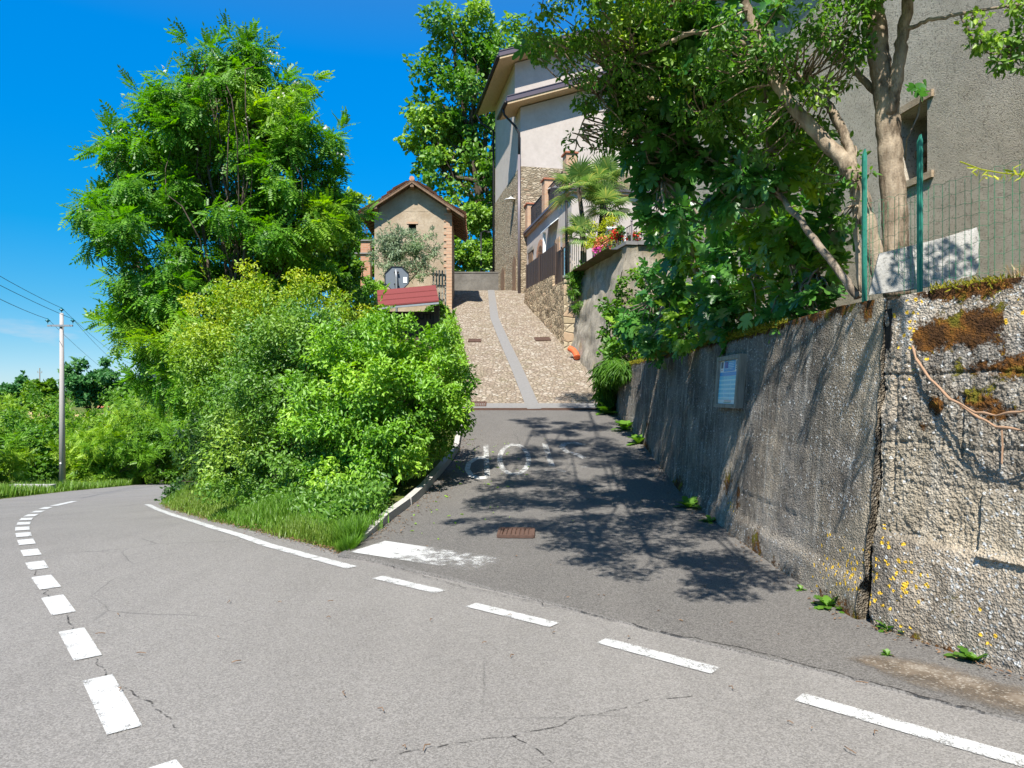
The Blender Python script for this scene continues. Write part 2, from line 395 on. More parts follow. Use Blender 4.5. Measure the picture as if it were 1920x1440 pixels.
M['L_mid'] = leafmat('mixed_green_leaf', (.055, .15, .018), (.16, .31, .035), (.30, .44, .05), gloss=.5)
M['L_ivy'] = leafmat('ivy_leaf', (.016, .052, .011), (.055, .13, .018), (.18, .27, .03))
M['L_rob'] = leafmat('locust_leaf', (.05, .17, .014), (.155, .345, .024), (.31, .47, .035), trans=.44, gloss=.4)
M['L_dark'] = leafmat('dark_green_leaf', (0.043, 0.127, 0.012), (0.117, 0.253, 0.022), (0.255, 0.387, 0.030))
M['L_far'] = leafmat('wayside_leaf', (.075, .20, .012), (.19, .37, .025), (.34, .48, .04))
M['L_oak'] = leafmat('oak_leaf', (.04, .14, .04), (.10, .25, .06), (.14, .28, .07))
M['L_lime'] = leafmat('lime_leaf', (.04, .14, .014), (.14, .29, .032), (.30, .46, .06), trans=.38, gloss=.45)
M['L_fig'] = leafmat('fig_leaf', (.03, .13, .032), (.11, .28, .045), (.36, .52, .04), trans=.42, gloss=.7, rough=.32)
M['L_elm'] = leafmat('small_tree_leaf', (.05, .145, .018), (.15, .29, .035), (.42, .56, .06), trans=.44, gloss=.5)
M['L_olive'] = leafmat('olive_leaf', (.13, .19, .10), (.27, .33, .19), (.22, .34, .12), trans=.25)
M['L_palm'] = leafmat('palm_leaf', (.10, .20, .04), (.26, .36, .10), (.48, .46, .12), trans=.3, gloss=.5)
M['L_grass'] = leafmat('grass_blade', (.06, .155, .012), (.15, .30, .03), (.32, .29, .07), trans=.35)
M['L_weed'] = leafmat('weed_leaf', (.055, .145, .014), (.13, .265, .03), trans=.35)
M['L_gold'] = leafmat('golden_leaf', (.22, .30, .02), (.50, .50, .03), trans=.35)
M['red'] = leafmat('red_petal', (.50, .015, .01), (.70, .05, .02), trans=.2)
M['pink'] = leafmat('magenta_petal', (.45, .02, .22), (.65, .10, .36), trans=.2)
M['salmon'] = leafmat('salmon_petal', (.50, .12, .05), (.66, .25, .10), trans=.2)
M['blossom'] = leafmat('cream_blossom', (.60, .58, .45), (.8, .78, .65), trans=.2)
M['litter'] = leafmat('fallen_leaf', (.10, .055, .032), (.23, .14, .075), trans=.1)
M['moss'] = leafmat('moss', (.08, .085, .010), (.28, .25, .025), trans=.15, gloss=.05)
M['field'] = m_soil('tan_field', (.46, .33, .16), (.52, .39, .20), (.40, .28, .13))

# ---------------------------------------------------------------- ground heights
_yy = np.linspace(-10, 90, 2001)
_lz = np.interp(_yy, [-10, 6, 7.7, 10, 12, 14, 16, 18.3, 38.2, 40.5, 90], [0, 0, .03, .14, .40, .72, .97, 1.22, 7.19, 7.55, 7.6])
_k = np.exp(-np.linspace(-2, 2, 41) ** 2); _k /= _k.sum()
_lz = np.convolve(np.pad(_lz, 20, 'edge'), _k, 'valid')
def zl(Y): return np.interp(Y, _yy, _lz)
def zr(Y):
    Y = np.asarray(Y, float)
    return -.11 * (np.logaddexp(0, (np.minimum(Y, 48) - 8.3) / .6) * .6)
def xl(Y): return np.interp(Y, [5, 7.6, 10, 13, 18, 22.6, 28, 32.6, 37, 41, 46], [-2.2, -1.58, -1.27, -.96, -1.15, -1.22, -1.94, -2.75, -3.1, -4.5, -5.5])
def xrw(Y): return np.interp(Y, [5, 18, 20.6, 24.7, 34.5, 37.4, 38.5, 44], [2.5, 2.5, 2.46, 1.98, .57, .42, .25, -.9])
def solveY(px, py, hf, lo=2.6, hi=60):
    for _ in range(50):
        m = .5 * (lo + hi)
        if HY + F * (CAMZ - float(hf(m))) / m > py: lo = m
        else: hi = m
    return .5 * (lo + hi)
def hitR(px, py, dz=0.0):
    Y = solveY(px, py, lambda y: zr(y) + dz); return Vector(((px - 960) * Y / F, Y, float(zr(Y)) + dz))
def hitL(px, py, dz=0.0):
    Y = solveY(px, py, lambda y: zl(y) + dz); return Vector(((px - 960) * Y / F, Y, float(zl(Y)) + dz))

_redge = [hitR(*p) for p in ((668, 1043), (640, 1037), (525, 1007), (412, 980), (326, 956), (307, 945))]
RE = [(11.0, -4.0), (5.3, 1.0), (2.09, 3.8), (-.5, 6.1)] + [(p.x, p.y) for p in _redge] + [(-13.2, 28), (-17.5, 40), (-24.5, 62)]
LE = [(3.2, -7.0), (-.9, -2.2), (-4.05, 1.7), (-6.6, 4.9), (-9.6, 10.2), (-13.3, 18.4), (-16.6, 26.7), (-22.6, 44), (-30, 66)]
REa = np.array(sorted([p for p in RE if p[1] > 6.5], key=lambda p: p[1])); LEa = np.array(sorted(LE, key=lambda p: p[1]))
def xroad_r(Y): return np.interp(Y, REa[:, 1], REa[:, 0])
def xroad_l(Y): return np.interp(Y, LEa[:, 1], LEa[:, 0])
def sstep(a, b, x):
    t = np.clip((x - a) / (b - a), 0, 1); return t * t * (3 - 2 * t)

def terrain(X, Y):
    X = np.asarray(X, float); Y = np.asarray(Y, float)
    r = zr(Y); l = zl(np.clip(Y, -10, 80)); a = xroad_r(np.clip(Y, 7, 62)); b = xl(np.clip(Y, 5, 46))
    t = np.clip((X - a) / np.maximum(b - a, .5), 0, 1); t = 1 - (1 - t) ** 2
    h = r + (l - r) * t
    h = np.where(Y < 7.2, r + (l - r) * sstep(-2, 0, X), h)
    # far: upland falls away behind, fields rise to the horizon on the left
    far = sstep(58, 120, Y); h = h * (1 - far) + far * (-4.2)
    far2 = sstep(60, 330, np.hypot(X, Y)); h = h + far2 * 4.6 * sstep(0, 1, far2) * (np.hypot(X, Y) > 60)
    h = h + .35 * (vnoise(np.stack([X / 9, Y / 9, X * 0], 1), 5) - .5) * sstep(.5, 4, xroad_l(np.clip(Y, -7, 66)) - X)
    h = h - 1.2 * sstep(40, 90, -X) * (1 - far)
    road = (X > xroad_l(np.clip(Y, -7, 66)) + .15) & ((X < xroad_r(np.clip(Y, 7, 62)) - .15) | (Y < 7.5)) & (Y < 66)
    lane = (X > b + .1) & (Y > 5) & (Y < 45)
    return h - np.where(road | lane, .09, 0.0) + .012 * 0

def axis(lo, hi, step, far):
    g = list(np.arange(lo, hi + 1e-6, step)); k = step
    a = g[0]
    while a > -far: k *= 1.25; a -= k; g.insert(0, a)
    k = step; b = g[-1]
    while b < far: k *= 1.25; b += k; g.append(b)
    return np.array(g)
gx = axis(-26, 5, .25, 2500); gy = axis(-6, 46, .25, 2500)
X, Y = np.meshgrid(gx, gy); Z = terrain(X.ravel(), Y.ravel())
n, m = X.shape; ii = np.arange(n * m).reshape(n, m)
ground = fastmesh('ground', np.stack([X.ravel(), Y.ravel(), Z], 1), [np.stack([ii[:-1, :-1], ii[:-1, 1:], ii[1:, 1:], ii[1:, :-1]], -1).reshape(-1, 4)], M['grass_ground'], smooth=True)
tag(ground, 'grassy sloping ground on both sides of the road', kind='structure')

# ---------------------------------------------------------------- road
def resample(pts, n):
    p = np.array(pts, float); d = np.r_[0, np.cumsum(np.linalg.norm(np.diff(p, axis=0), axis=1))]
    s = np.linspace(0, d[-1], n); return np.stack([np.interp(s, d, p[:, 0]), np.interp(s, d, p[:, 1])], 1)
rr = resample(RE, 160); ll = resample(LE, 160)
k = np.linspace(0, 1, 15)[None, :, None]
P = ll[:, None, :] * (1 - k) + (rr + np.array([.28, .22]))[:, None, :] * k
P = P.reshape(-1, 2); ii = np.arange(160 * 15).reshape(160, 15)
road = fastmesh('road', np.c_[P, zr(P[:, 1])], [np.stack([ii[:-1, :-1], ii[:-1, 1:], ii[1:, 1:], ii[1:, :-1]], -1).reshape(-1, 4)], M['road'], smooth=True)
tag(road, 'grey asphalt country road bending away to the left', kind='structure')

def strip_mesh(name, pts, width, hf, mat, parent, wear, dz=.006, seg=.06, taper=None):
    """flat painted band along a polyline (XY), following the surface hf(Y)"""
    p = np.array([(q[0], q[1]) for q in pts], float); L = np.linalg.norm(np.diff(p, axis=0), axis=1).sum()
    q = resample(p, max(4, int(L / seg) + 2)); d = np.gradient(q, axis=0); d = nrmz(d); nn = np.stack([-d[:, 1], d[:, 0]], 1)
    c = np.linspace(-.5, .5, 5)[None, :, None] * width
    G = q[:, None, :] + nn[:, None, :] * c; s = G.shape
    V = np.c_[G.reshape(-1, 2), hf(G.reshape(-1, 2)[:, 1]) + dz]
    ii = np.arange(s[0] * s[1]).reshape(s[0], s[1])
    w = np.full(len(V), wear) if np.isscalar(wear) else np.repeat(np.interp(np.linspace(0, 1, s[0]), np.linspace(0, 1, len(wear)), wear), s[1])
    w = w + np.tile([.05, 0, 0, 0, .05], s[0]) + .05 * np.repeat((np.arange(s[0]) < 1) | (np.arange(s[0]) > s[0] - 2), 5)
    return fastmesh(name, V, [np.stack([ii[:-1, :-1], ii[1:, :-1], ii[1:, 1:], ii[:-1, 1:]], -1).reshape(-1, 4)], mat, parent, {'wear': w})

for a, b in (((1900, 1424), (1498, 1308)), ((1342, 1259), (1128, 1202)), ((1040, 1173), (883, 1135)), ((827, 1111), (708, 1083))):
    A = hitR(*a); B = hitR(*b)
    if a[0] == 1900: A = A + (A - B) * 1.5
    strip_mesh('edge_dash', [A, B], .125, zr, M['paint'], road, .51)
strip_mesh('edge_line', [hitR(*p) for p in ((660, 1065), (580, 1044), (500, 1022), (400, 990), (330, 968), (297, 956), (276, 946))], .125, zr, M['paint'], road, .51)
cd = [(140, 940, 100, 949), (92, 951, 80, 955), (76, 958, 66, 961.5), (63, 964.5, 54, 969), (51.5, 971.5, 47, 976), (45.5, 979.5, 43.5, 984.5), (42, 988.5, 42, 995), (43, 999.5, 45.5, 1007), (47, 1012, 51.5, 1021.5), (54.5, 1031, 61.5, 1042.5), (65, 1054, 73.5, 1068), (77, 1081, 95, 1104), (98, 1119, 120, 1151.5), (134, 1182, 165, 1235), (183, 1272, 234, 1371), (295, 1437, 390, 1560)]
for a, b, c, d in cd:
    strip_mesh('centre_dash', [hitR(a, b), hitR(c, d)], .15, zr, M['paint'], road, .47)

def m_crack():
    t = NT('open_crack'); nz = t.noise(14, 4, rough=.8); a = t.ramp(t.math('SUBTRACT', nz, t.attr('wear')), [(.44, 0.0), (.58, .7)])
    tr = t.n('ShaderNodeBsdfTransparent'); mx = t.n('ShaderNodeMixShader'); t.put(mx.inputs[0], a); t.t.links.new(tr.outputs[0], mx.inputs[1]); t.t.links.new(t.bsdf((.022, .02, .018), .95), mx.inputs[2])
    return t.done(mx.outputs[0])
M['crack'] = m_crack()
def crack(pix, w, wear, seed, dz=.0035):
    r_ = random.Random(seed); p_ = [hitR(*q) for q in pix]; q_ = []
    for a_, b_ in zip(p_[:-1], p_[1:]):
        n_ = max(3, int((b_ - a_).length / .06))
        for i in range(n_): c_ = a_.lerp(b_, i / n_); q_.append((c_.x + r_.gauss(0, .012), c_.y + r_.gauss(0, .012)))
    strip_mesh('road_crack', q_, w, zr, M['crack'], road, wear, dz, .02)
crack(((1180, 1172), (1270, 1195), (1400, 1221), (1500, 1248), (1600, 1274), (1700, 1301), (1790, 1326), (1900, 1350)), .016, -.05, 1, .0135)
crack(((122, 1152), (150, 1190), (185, 1242), (215, 1285), (262, 1302), (300, 1335), (345, 1372)), .012, .0, 2)
crack(((640, 1440), (760, 1412), (850, 1393), (960, 1380), (1100, 1345), (1240, 1310), (1330, 1295)), .010, .02, 3)
crack(((960, 1380), (1005, 1408), (1060, 1445)), .009, .02, 4); crack(((60, 1062), (80, 1100), (110, 1150)), .010, .0, 5)
crack(((420, 1180), (520, 1150), (640, 1140), (760, 1150)), .008, .05, 6); crack(((690, 1050), (780, 1078), (870, 1103), (1000, 1130), (1180, 1172)), .012, -.02, 7, .0135)

# ---------------------------------------------------------------- side lane
BL = [(11.0, -4.0), (5.3, 1.0), (2.09, 3.8), (-.5, 6.1), (-1.58, 7.0)]
rows = []
ys = np.r_[np.arange(2.2, 18.2, .12), 18.2]
for y in ys:
    if y < 7.0: x0 = np.interp(y, [-4, 1, 3.8, 6.1, 7.0], [11.0, 5.3, 2.09, -.5, -1.62]) + .07 * (fbm(np.array([[y * 2.2, 3, 1]]), 4, 3)[0] - .5)
    else: x0 = float(xl(y))
    x1 = 2.62 if y > 5 else 2.62 + (5 - y) * .483
    rows.append((min(x0, x1 - .02), x1, y))
rows = np.array(rows); k = np.r_[0, .0015, np.linspace(.02, 1, 11)]
V = np.stack([rows[:, 0][:, None] * (1 - k) + rows[:, 1][:, None] * k, np.repeat(rows[:, 2][:, None], 13, 1)], -1).reshape(-1, 2)
ii = np.arange(len(rows) * 13).reshape(-1, 13)
lz_ = zl(V[:, 1]) + .012; lz_[::13] = np.where(V[::13, 1] < 7.7, zr(V[::13, 1]) - .05, lz_[::13])
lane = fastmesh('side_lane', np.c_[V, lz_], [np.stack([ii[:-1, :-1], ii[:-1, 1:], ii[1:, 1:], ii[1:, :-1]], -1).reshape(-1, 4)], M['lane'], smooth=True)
tag(lane, 'dark asphalt mouth of the steep lane', kind='structure')
zlane = lambda y: zl(y) + .012
# stop bar and worn lettering read by drivers coming down
sb = [hitL(690, 1027), hitL(790, 1042), hitL(925, 1062)]
strip_mesh('stop_bar', sb, .55, zlane, M['paint'], lane, [.48, .46, .50, .56, .58, .60, .62, .66], .005)
def letter(paths, wear, w):
    for pt in paths: yield [hitL(*q) for q in pt], wear, w
def ell(cx, cy, rx, ry, a0, a1, n=28): return [(cx + rx * math.cos(R(a0 + (a1 - a0) * i / n)), cy + ry * math.sin(R(a0 + (a1 - a0) * i / n))) for i in range(n + 1)]
def lettering(name, paths):
    fs = []; Vs = []; ws = []; off = 0
    for pt, wear, w in paths:
        p = np.array([tuple(hitL(*q))[:2] for q in pt]); L = np.linalg.norm(np.diff(p, axis=0), axis=1).sum()
        q = resample(p, max(6, int(L / .05))); d = nrmz(np.gradient(q, axis=0)); nn = np.stack([-d[:, 1], d[:, 0]], 1)
        # strokes are wider lengthwise on the lane: stretch offset along Y
        G = q[:, None, :] + nn[:, None, :] * (np.linspace(-.5, .5, 5)[None, :, None] * np.array([w, w * 2.2]))
        V = np.c_[G.reshape(-1, 2), zlane(G.reshape(-1, 2)[:, 1]) + .005]; ii = np.arange(len(V)).reshape(-1, 5) + off
        fs.append(np.stack([ii[:-1, :-1], ii[1:, :-1], ii[1:, 1:], ii[:-1, 1:]], -1).reshape(-1, 4)); Vs.append(V); ws.append(np.full(len(V), wear)); off += len(V)
    return fastmesh(name, np.concatenate(Vs), fs, M['paint'], lane, {'wear': np.concatenate(ws)})
lettering('letter_p', [([(911, 836), (912, 866), (914, 899)], .58, .09), (ell(912, 877, 36, 19, 275, 90)[::-1] if False else [(911, 859), (893, 861), (879, 870), (876, 882), (884, 894), (898, 898), (912, 897)], .50, .085)])
lettering('letter_o', [(ell(964, 863, 27, 28, 0, 360, 40), .585, .09)])
lettering('letter_t', [([(1021, 833), (1027, 850), (1035, 876)], .60, .10), ([(1005, 886), (1030, 885), (1060, 884)], .66, .08)])
lettering('letter_s', [([(1096, 836), (1076, 832), (1058, 833), (1053, 840), (1062, 848), (1080, 853), (1097, 861)], .605, .10), ([(1097, 861), (1102, 872), (1090, 880), (1070, 876)], .70, .09)])

# cobbled lane
ys = np.arange(18.2, 41.2, .15); k = np.linspace(0, 1, 15)
xe0 = xl(ys) - .15; xe1 = xrw(ys) + .25
V = np.stack([xe0[:, None] * (1 - k) + xe1[:, None] * k, np.repeat(ys[:, None], 15, 1)], -1).reshape(-1, 2)
ii = np.arange(len(ys) * 15).reshape(-1, 15)
zc = zl(V[:, 1]) + .012 + .02 * (fbm(np.c_[V * .8, V[:, 0] * 0], 3, 8) - .5)
cob = fastmesh('cobbled_lane', np.c_[V, zc], [np.stack([ii[:-1, :-1], ii[:-1, 1:], ii[1:, 1:], ii[1:, :-1]], -1).reshape(-1, 4)], M['cobble'], smooth=True)
tag(cob, 'steep cobbled lane climbing between the houses', kind='structure')
Vt = []
ys2 = np.arange(41.05, 47.1, .5)
mbx = MB(); mbx.grid([[(x, y, 7.50 + .012 + (y - 41) * .02) for x in np.linspace(-6, .6 if y < 42 else -.4 - (y - 42) * .2, 6)] for y in ys2])
o = obj('upper_lane', mbx, M['cobble']); tag(o, 'cobbled top of the lane by the end wall', kind='structure')
zcob = lambda y: zl(y) + .024
cl = [hitL(*p) for p in ((1002, 769), (990, 742), (968, 690), (945, 640), (927, 597), (912, 566), (900, 548), (885, 541))]
strip_mesh('flagstone_strip', cl, .36, zcob, M['flag'], cob, 0, .012, .3)
strip_mesh('flagstone_threshold', [(float(xl(18.45)) - .1, 18.45), (2.5, 18.45)], .5, zcob, M['flag'], cob, 0, .008, .3)
dr = MB()
for i in range(46):
    x = -1.1 + i * .078
    dr.box((x, 18.08, float(zl(18.08)) + .022), (.05, .13, .02))
dr.box((.68, 18.0, float(zl(18.0)) + .024), (3.6, .025, .025)); dr.box((.68, 18.16, float(zl(18.16)) + .024), (3.6, .025, .025))
tag(obj('drain_channel', dr, M['rustmetal']), 'narrow rusty drain channel across the lane below the cobbles', 'drain')

def grate(px, py, w, l, ang, label, hf=zl):
    c = hitL(px, py); sl = (float(zl(c.y + .2)) - float(zl(c.y - .2))) / .4
    Mx = Matrix.Rotation(math.atan(sl), 3, 'X') @ Matrix.Rotation(ang, 3, 'Z')
    root = thing('drain_grate', label, 'drain cover', c, 'rusty drain covers in the lane')
    f = MB()
    for s in (-1, 1):
        f.box(Vector(c) + Mx @ Vector((s * w / 2, 0, .034)), (.03, l, .03), M=Mx); f.box(Vector(c) + Mx @ Vector((0, s * l / 2, .034)), (w, .03, .03), M=Mx)
    obj('frame', f, M['rustmetal'], root)
    b = MB(); nb = int(w / .045)
    for i in range(nb): b.box(Vector(c) + Mx @ Vector((-w / 2 + (i + .5) * w / nb, 0, .030)), (.030, l - .03, .022), M=Mx)
    b.box(Vector(c) + Mx @ Vector((0, 0, .020)), (w, l, .008), M=Mx)
    obj('bars', b, M['rustmetal'], root)
grate(968, 1004, .38, .36, -.05, 'rusty drain cover in the dark asphalt near the stop bar')
grate(896, 760, .42, .42, 0, 'rusty drain cover just above the drain channel, beside the hedge')
grate(1017, 637, .55, .5, .1, 'rusty drain cover right of the flagstone strip')
grate(890, 640, .45, .4, 0, 'rusty drain cover left of the flagstone strip, half way up')

# kerb along the hedge
kb = MB(); y = 7.55
while y < 14.5:
    L = .95; y1 = y + L - .015
    xa, xb = float(xl(y)), float(xl(y1)); j = rnd.uniform(-.012, .012); w = .11
    za, zb = float(zl(y)) , float(zl(y1)); h = .11 + j * .5
    if y < 8.3: h0 = .03
    else: h0 = h
    kb.box8([(xa - w + j, y, za - .1), (xa + j, y, za - .1), (xb + j, y1, zb - .1), (xb - w + j, y1, zb - .1)], [(xa - w + j, y, za + h0), (xa - .012 + j, y, za + h0), (xb - .012 + j, y1, zb + h), (xb - w + j, y1, zb + h)])
    y += L
o = obj('kerb', kb, M['kerb']); tag(o, 'pale concrete kerb between lane and hedge', kind='structure')

# dirt patch bottom right
def m_dirt():
    t = NT('loose_dirt'); b = t.noise(7, 5); f = t.noise(60, 3); gr = t.vor(90, out='Color')
    c = t.ramp(b, [(.3, (.10, .078, .055)), (.55, (.17, .135, .10)), (.75, (.27, .235, .19))]); c = t.mix(t.ramp(t.sep(gr, 0), [(.8, 0.0), (.95, .6)]), c, (.42, .38, .32))
    a = t.ramp(t.math('ADD', t.attr('fade'), t.math('MULTIPLY', t.math('SUBTRACT', t.math('ADD', t.math('MULTIPLY', b, .6), t.math('MULTIPLY', t.noise(30, 4, rough=.8), .5)), .55), 1.6)), [(.15, 0.0), (1.05, .9)])
    tr = t.n('ShaderNodeBsdfTransparent'); mx = t.n('ShaderNodeMixShader'); t.put(mx.inputs[0], a); t.t.links.new(tr.outputs[0], mx.inputs[1]); t.t.links.new(t.bsdf(c, .95, t.bump(f, .5, .006), spec=.05), mx.inputs[2])
    return t.done(mx.outputs[0])
M['dirt'] = m_dirt()
cl_ = resample([tuple(hitR(*p))[:2] for p in ((1565, 1240), (1640, 1246), (1720, 1264), (1800, 1288), (1900, 1316), (2040, 1350), (2300, 1420))], 60)
dd_ = nrmz(np.gradient(cl_, axis=0)); nn_ = np.stack([-dd_[:, 1], dd_[:, 0]], 1); tt_ = np.linspace(0, 1, 60); hw_ = (.05 + .20 * sstep(0, .25, tt_)) * (.85 + .35 * vnoise(np.c_[cl_ * 4, cl_[:, :1] * 0], 3)); vv_ = np.linspace(-1, 1, 13)
G = cl_[:, None, :] + nn_[:, None, :] * (hw_[:, None] * vv_[None, :])[:, :, None]; fade_ = ((1 - np.abs(vv_)[None, :] ** 1.6) * sstep(0, .12, tt_)[:, None]).ravel()
ii = np.arange(60 * 13).reshape(60, 13)
o = fastmesh('dirt', np.c_[G.reshape(-1, 2), np.full(60 * 13, .019)], [np.stack([ii[:-1, :-1], ii[1:, :-1], ii[1:, 1:], ii[:-1, 1:]], -1).reshape(-1, 4)], M['dirt'], None, {'fade': fade_})
tag(o, 'patch of brown dirt at the foot of the wall', kind='structure')

# ---------------------------------------------------------------- walls
TOPZ = 2.28; BAT = .079
def wallmesh(name, sfun, ns, s0, s1, topf, botf, nz, dispf, attrf, mat, parent=None, thick=.35, nback=None):
    """sfun(s) -> XY of the top front line and outward XY normal; battered front face plus a top strip and a back"""
    ss = np.linspace(s0, s1, ns) if nback is None else np.asarray(nback); ns = len(ss); P0 = np.array([sfun(s)[0] for s in ss]); N0 = np.array([sfun(s)[1] for s in ss])
    tz = np.array([topf(s) for s in ss]); bz = np.array([botf(s) for s in ss])
    tt = np.linspace(0, 1, nz)
    S = np.repeat(ss[:, None], nz, 1); Z = bz[:, None] * (1 - tt) + tz[:, None] * tt
    d = dispf(S.ravel(), Z.ravel()).reshape(S.shape)
    d = d * np.where(tt > .999, .4, 1)[None, :]
    off = BAT * (tz[:, None] - Z) + d
    XY = P0[:, None, :] + N0[:, None, :] * off[:, :, None]
    A = attrf(S.ravel(), Z.ravel())
    V = [np.c_[XY.reshape(-1, 2), Z.ravel()]]; ii = np.arange(ns * nz).reshape(ns, nz)
    fs = [np.stack([ii[:-1, :-1], ii[:-1, 1:], ii[1:, 1:], ii[1:, :-1]], -1).reshape(-1, 4)]
    # top strip, back, ends
    nt = 5; base = ns * nz
    tk = np.linspace(.15, 1, nt); T = XY[:, -1, None, :] - N0[:, None, :] * (tk * thick)[None, :, None]
    TZ = tz[:, None] + .02 * (fbm(np.c_[T.reshape(-1, 2) * 7, T.reshape(-1, 2)[:, 0] * 0], 3, 4).reshape(ns, nt) - .5) + .012
    V.append(np.c_[T.reshape(-1, 2), TZ.ravel()]); jj = np.concatenate([ii[:, -1:], base + np.arange(ns * nt).reshape(ns, nt)], 1)
    fs.append(np.stack([jj[:-1, :-1], jj[:-1, 1:], jj[1:, 1:], jj[1:, :-1]], -1).reshape(-1, 4))
    b2 = base + ns * nt
    V.append(np.c_[T[:, -1, :], bz]); kk = np.stack([jj[:, -1], b2 + np.arange(ns)], 1)
    fs.append(np.stack([kk[:-1, 0], kk[:-1, 1], kk[1:, 1], kk[1:, 0]], -1))
    V = np.concatenate(V)
    for e in (0, -1):
        ring = np.concatenate([ii[e], jj[e, 1:], [kk[e, 1]]])
        fs.append((ring if e == 0 else ring[::-1]).reshape(1, -1))
    full = {k: np.concatenate([v, np.repeat(v.reshape(ns, nz)[:, -1], nt), np.zeros(ns)]) for k, v in A.items()}
    return fastmesh(name, V, fs, mat, parent, full, smooth=True)

WX = 2.63
def s_main(s): return np.array([WX, s]), np.array([-1.0, 0.0])
def gauss2(s, z, cs, cz, rs, rz): return np.exp(-((s - cs) / rs) ** 2 - ((z - cz) / rz) ** 2)
def pxwall(px, py, X0=2.55):
    Yv = X0 * F / (px - 960); return Yv, CAMZ - (py - HY) * Yv / F
def d_main(s, z):
    p = np.c_[s, z, s * 0]
    d = .035 * (fbm(p * np.array([1.2, 1.2, 1]), 3, 2) - .5) + .016 * (fbm(p * 12, 4, 9) - .5) + .016 * np.minimum(0, fbm(p * 30, 3, 33) - .42)
    for zz in (.55, 1.13, 1.72): d = d - .006 * np.exp(-((z - zz - .02 * (vnoise(p * 3, 3) - .5)) / .010) ** 2)     # board joints
    d = d + .004 * ((z > .55) & (z < 1.13)) + .03 * sstep(.32, .22, z)
    d = d - .03 * np.exp(-((s - 5.0) / .04) ** 2) * (vnoise(p * 9, 8))                                            # broken arris by the crack
    return d
def a_main(s, z):
    p = np.c_[s, z, s * 0]
    dark = np.clip(.74 + .6 * sstep(.9, 2.1, z) * sstep(5.2, 7.5, s) + .75 * (vnoise(p * np.array([1.6, .8, 1]), 7) - .45) - .22 * sstep(7.0, 5.2, s), 0, 1)
    lich = .10 + .35 * gauss2(s, z, 5.4, 1.3, .35, .9) + .08 * vnoise(p * 1.7, 12)
    yel = .0 * s
    for px, py, r in ((1560, 1060, .16), (1600, 1080, .14), (1375, 950, .10), (1580, 1075, .24), (1610, 1060, .16)):
        a, b = pxwall(px, py, 2.5); yel = yel + .8 * gauss2(s, z, a, b, r, r * .7)
    gz_ = zl(s); moss = sstep(2.14, 2.28, z) * (.50 + .40 * vnoise(p * 1.3, 15)) * sstep(5.0, 5.6, s) + .42 * sstep(.26, .02, z - gz_) * (.3 + vnoise(p * 1.7, 18))  # the band at the foot is moss and dirt plus painted base shade
    for px, py, rs, rz, w in ((1610, 585, .12, .14, .6), (1372, 905, .22, .22, .62), (1395, 930, .12, .25, .6), (1285, 905, .3, .25, .4), (1215, 800, .5, .35, .45), (1440, 1000, .2, .14, .45)):
        a, b = pxwall(px, py); moss = moss + w * gauss2(s, z, a, b, rs, rz)
    return {'dark': dark, 'lichen': lich, 'yellow': np.clip(yel, 0, 1), 'moss': moss, 'pale': .55 * sstep(6.2, 5.1, s) * sstep(.1, .4, vnoise(p * 1.1, 19))}
cw = wallmesh('concrete_wall', s_main, 560, 5.012, 18.3, lambda s: TOPZ + .03 * math.sin(s * 1.3), lambda s: float(zl(s)) - .15, 90, d_main, a_main, M['wall'])
tag(cw, 'long dark stained concrete retaining wall rising beside the lane, carrying the notice', 'wall')

FD = np.array([.4348, -.9006]); FN = np.array([-.9006, -.4348])
def s_front(s): return np.array([2.645, 4.995]) + FD * s, FN
def d_front(s, z):
    p = np.c_[s, z, s * 0]
    rough = sstep(.62, .68, z) * sstep(2.1, 1.75, z)
    patch = ((z > .62) & (z < 1.02) & (s > .72)).astype(float)
    rough = rough * (1 - patch)
    d = .05 * (fbm(p * 2.0, 4, 21) - .5) + .020 * rough * (np.abs(fbm(p * 24, 4, 22) - .5) * 2.4 - .45) + .016 * rough * (fbm(p * 60, 3, 27) - .5) + .025 * (fbm(p * 9, 4, 23) - .5) + .016 * (1 - rough) * (fbm(p * 40, 4, 29) - .5)
    d = d + .03 * sstep(.67, .62, z + .015 * (vnoise(p * 4, 6) - .5)) + .03 * patch
    for zz in (1.27, 1.74): d = d - .014 * np.exp(-((z - zz - .04 * (vnoise(p * 3, 3) - .5)) / .012) ** 2) * (1 - patch)
    d = d - .025 * np.exp(-((s - .56) / .012) ** 2) * ((z > 1.2) & (z < 1.6)) - .02 * np.exp(-((s - .1) / .014) ** 2) * ((z > .9) & (z < 1.75))
    d = d - .03 * np.exp(-(s / .03) ** 2) * vnoise(p * 8, 5)
    return d
def pxfront(px, py):
    # intersect the view ray with the front wall line
    tx = (px - 960) / F; a0, b0 = 2.56, 5.0
    s = (tx * b0 - a0) / (FD[0] - tx * FD[1]); Yv = b0 + FD[1] * s
    return s, CAMZ - (py - HY) * Yv / F
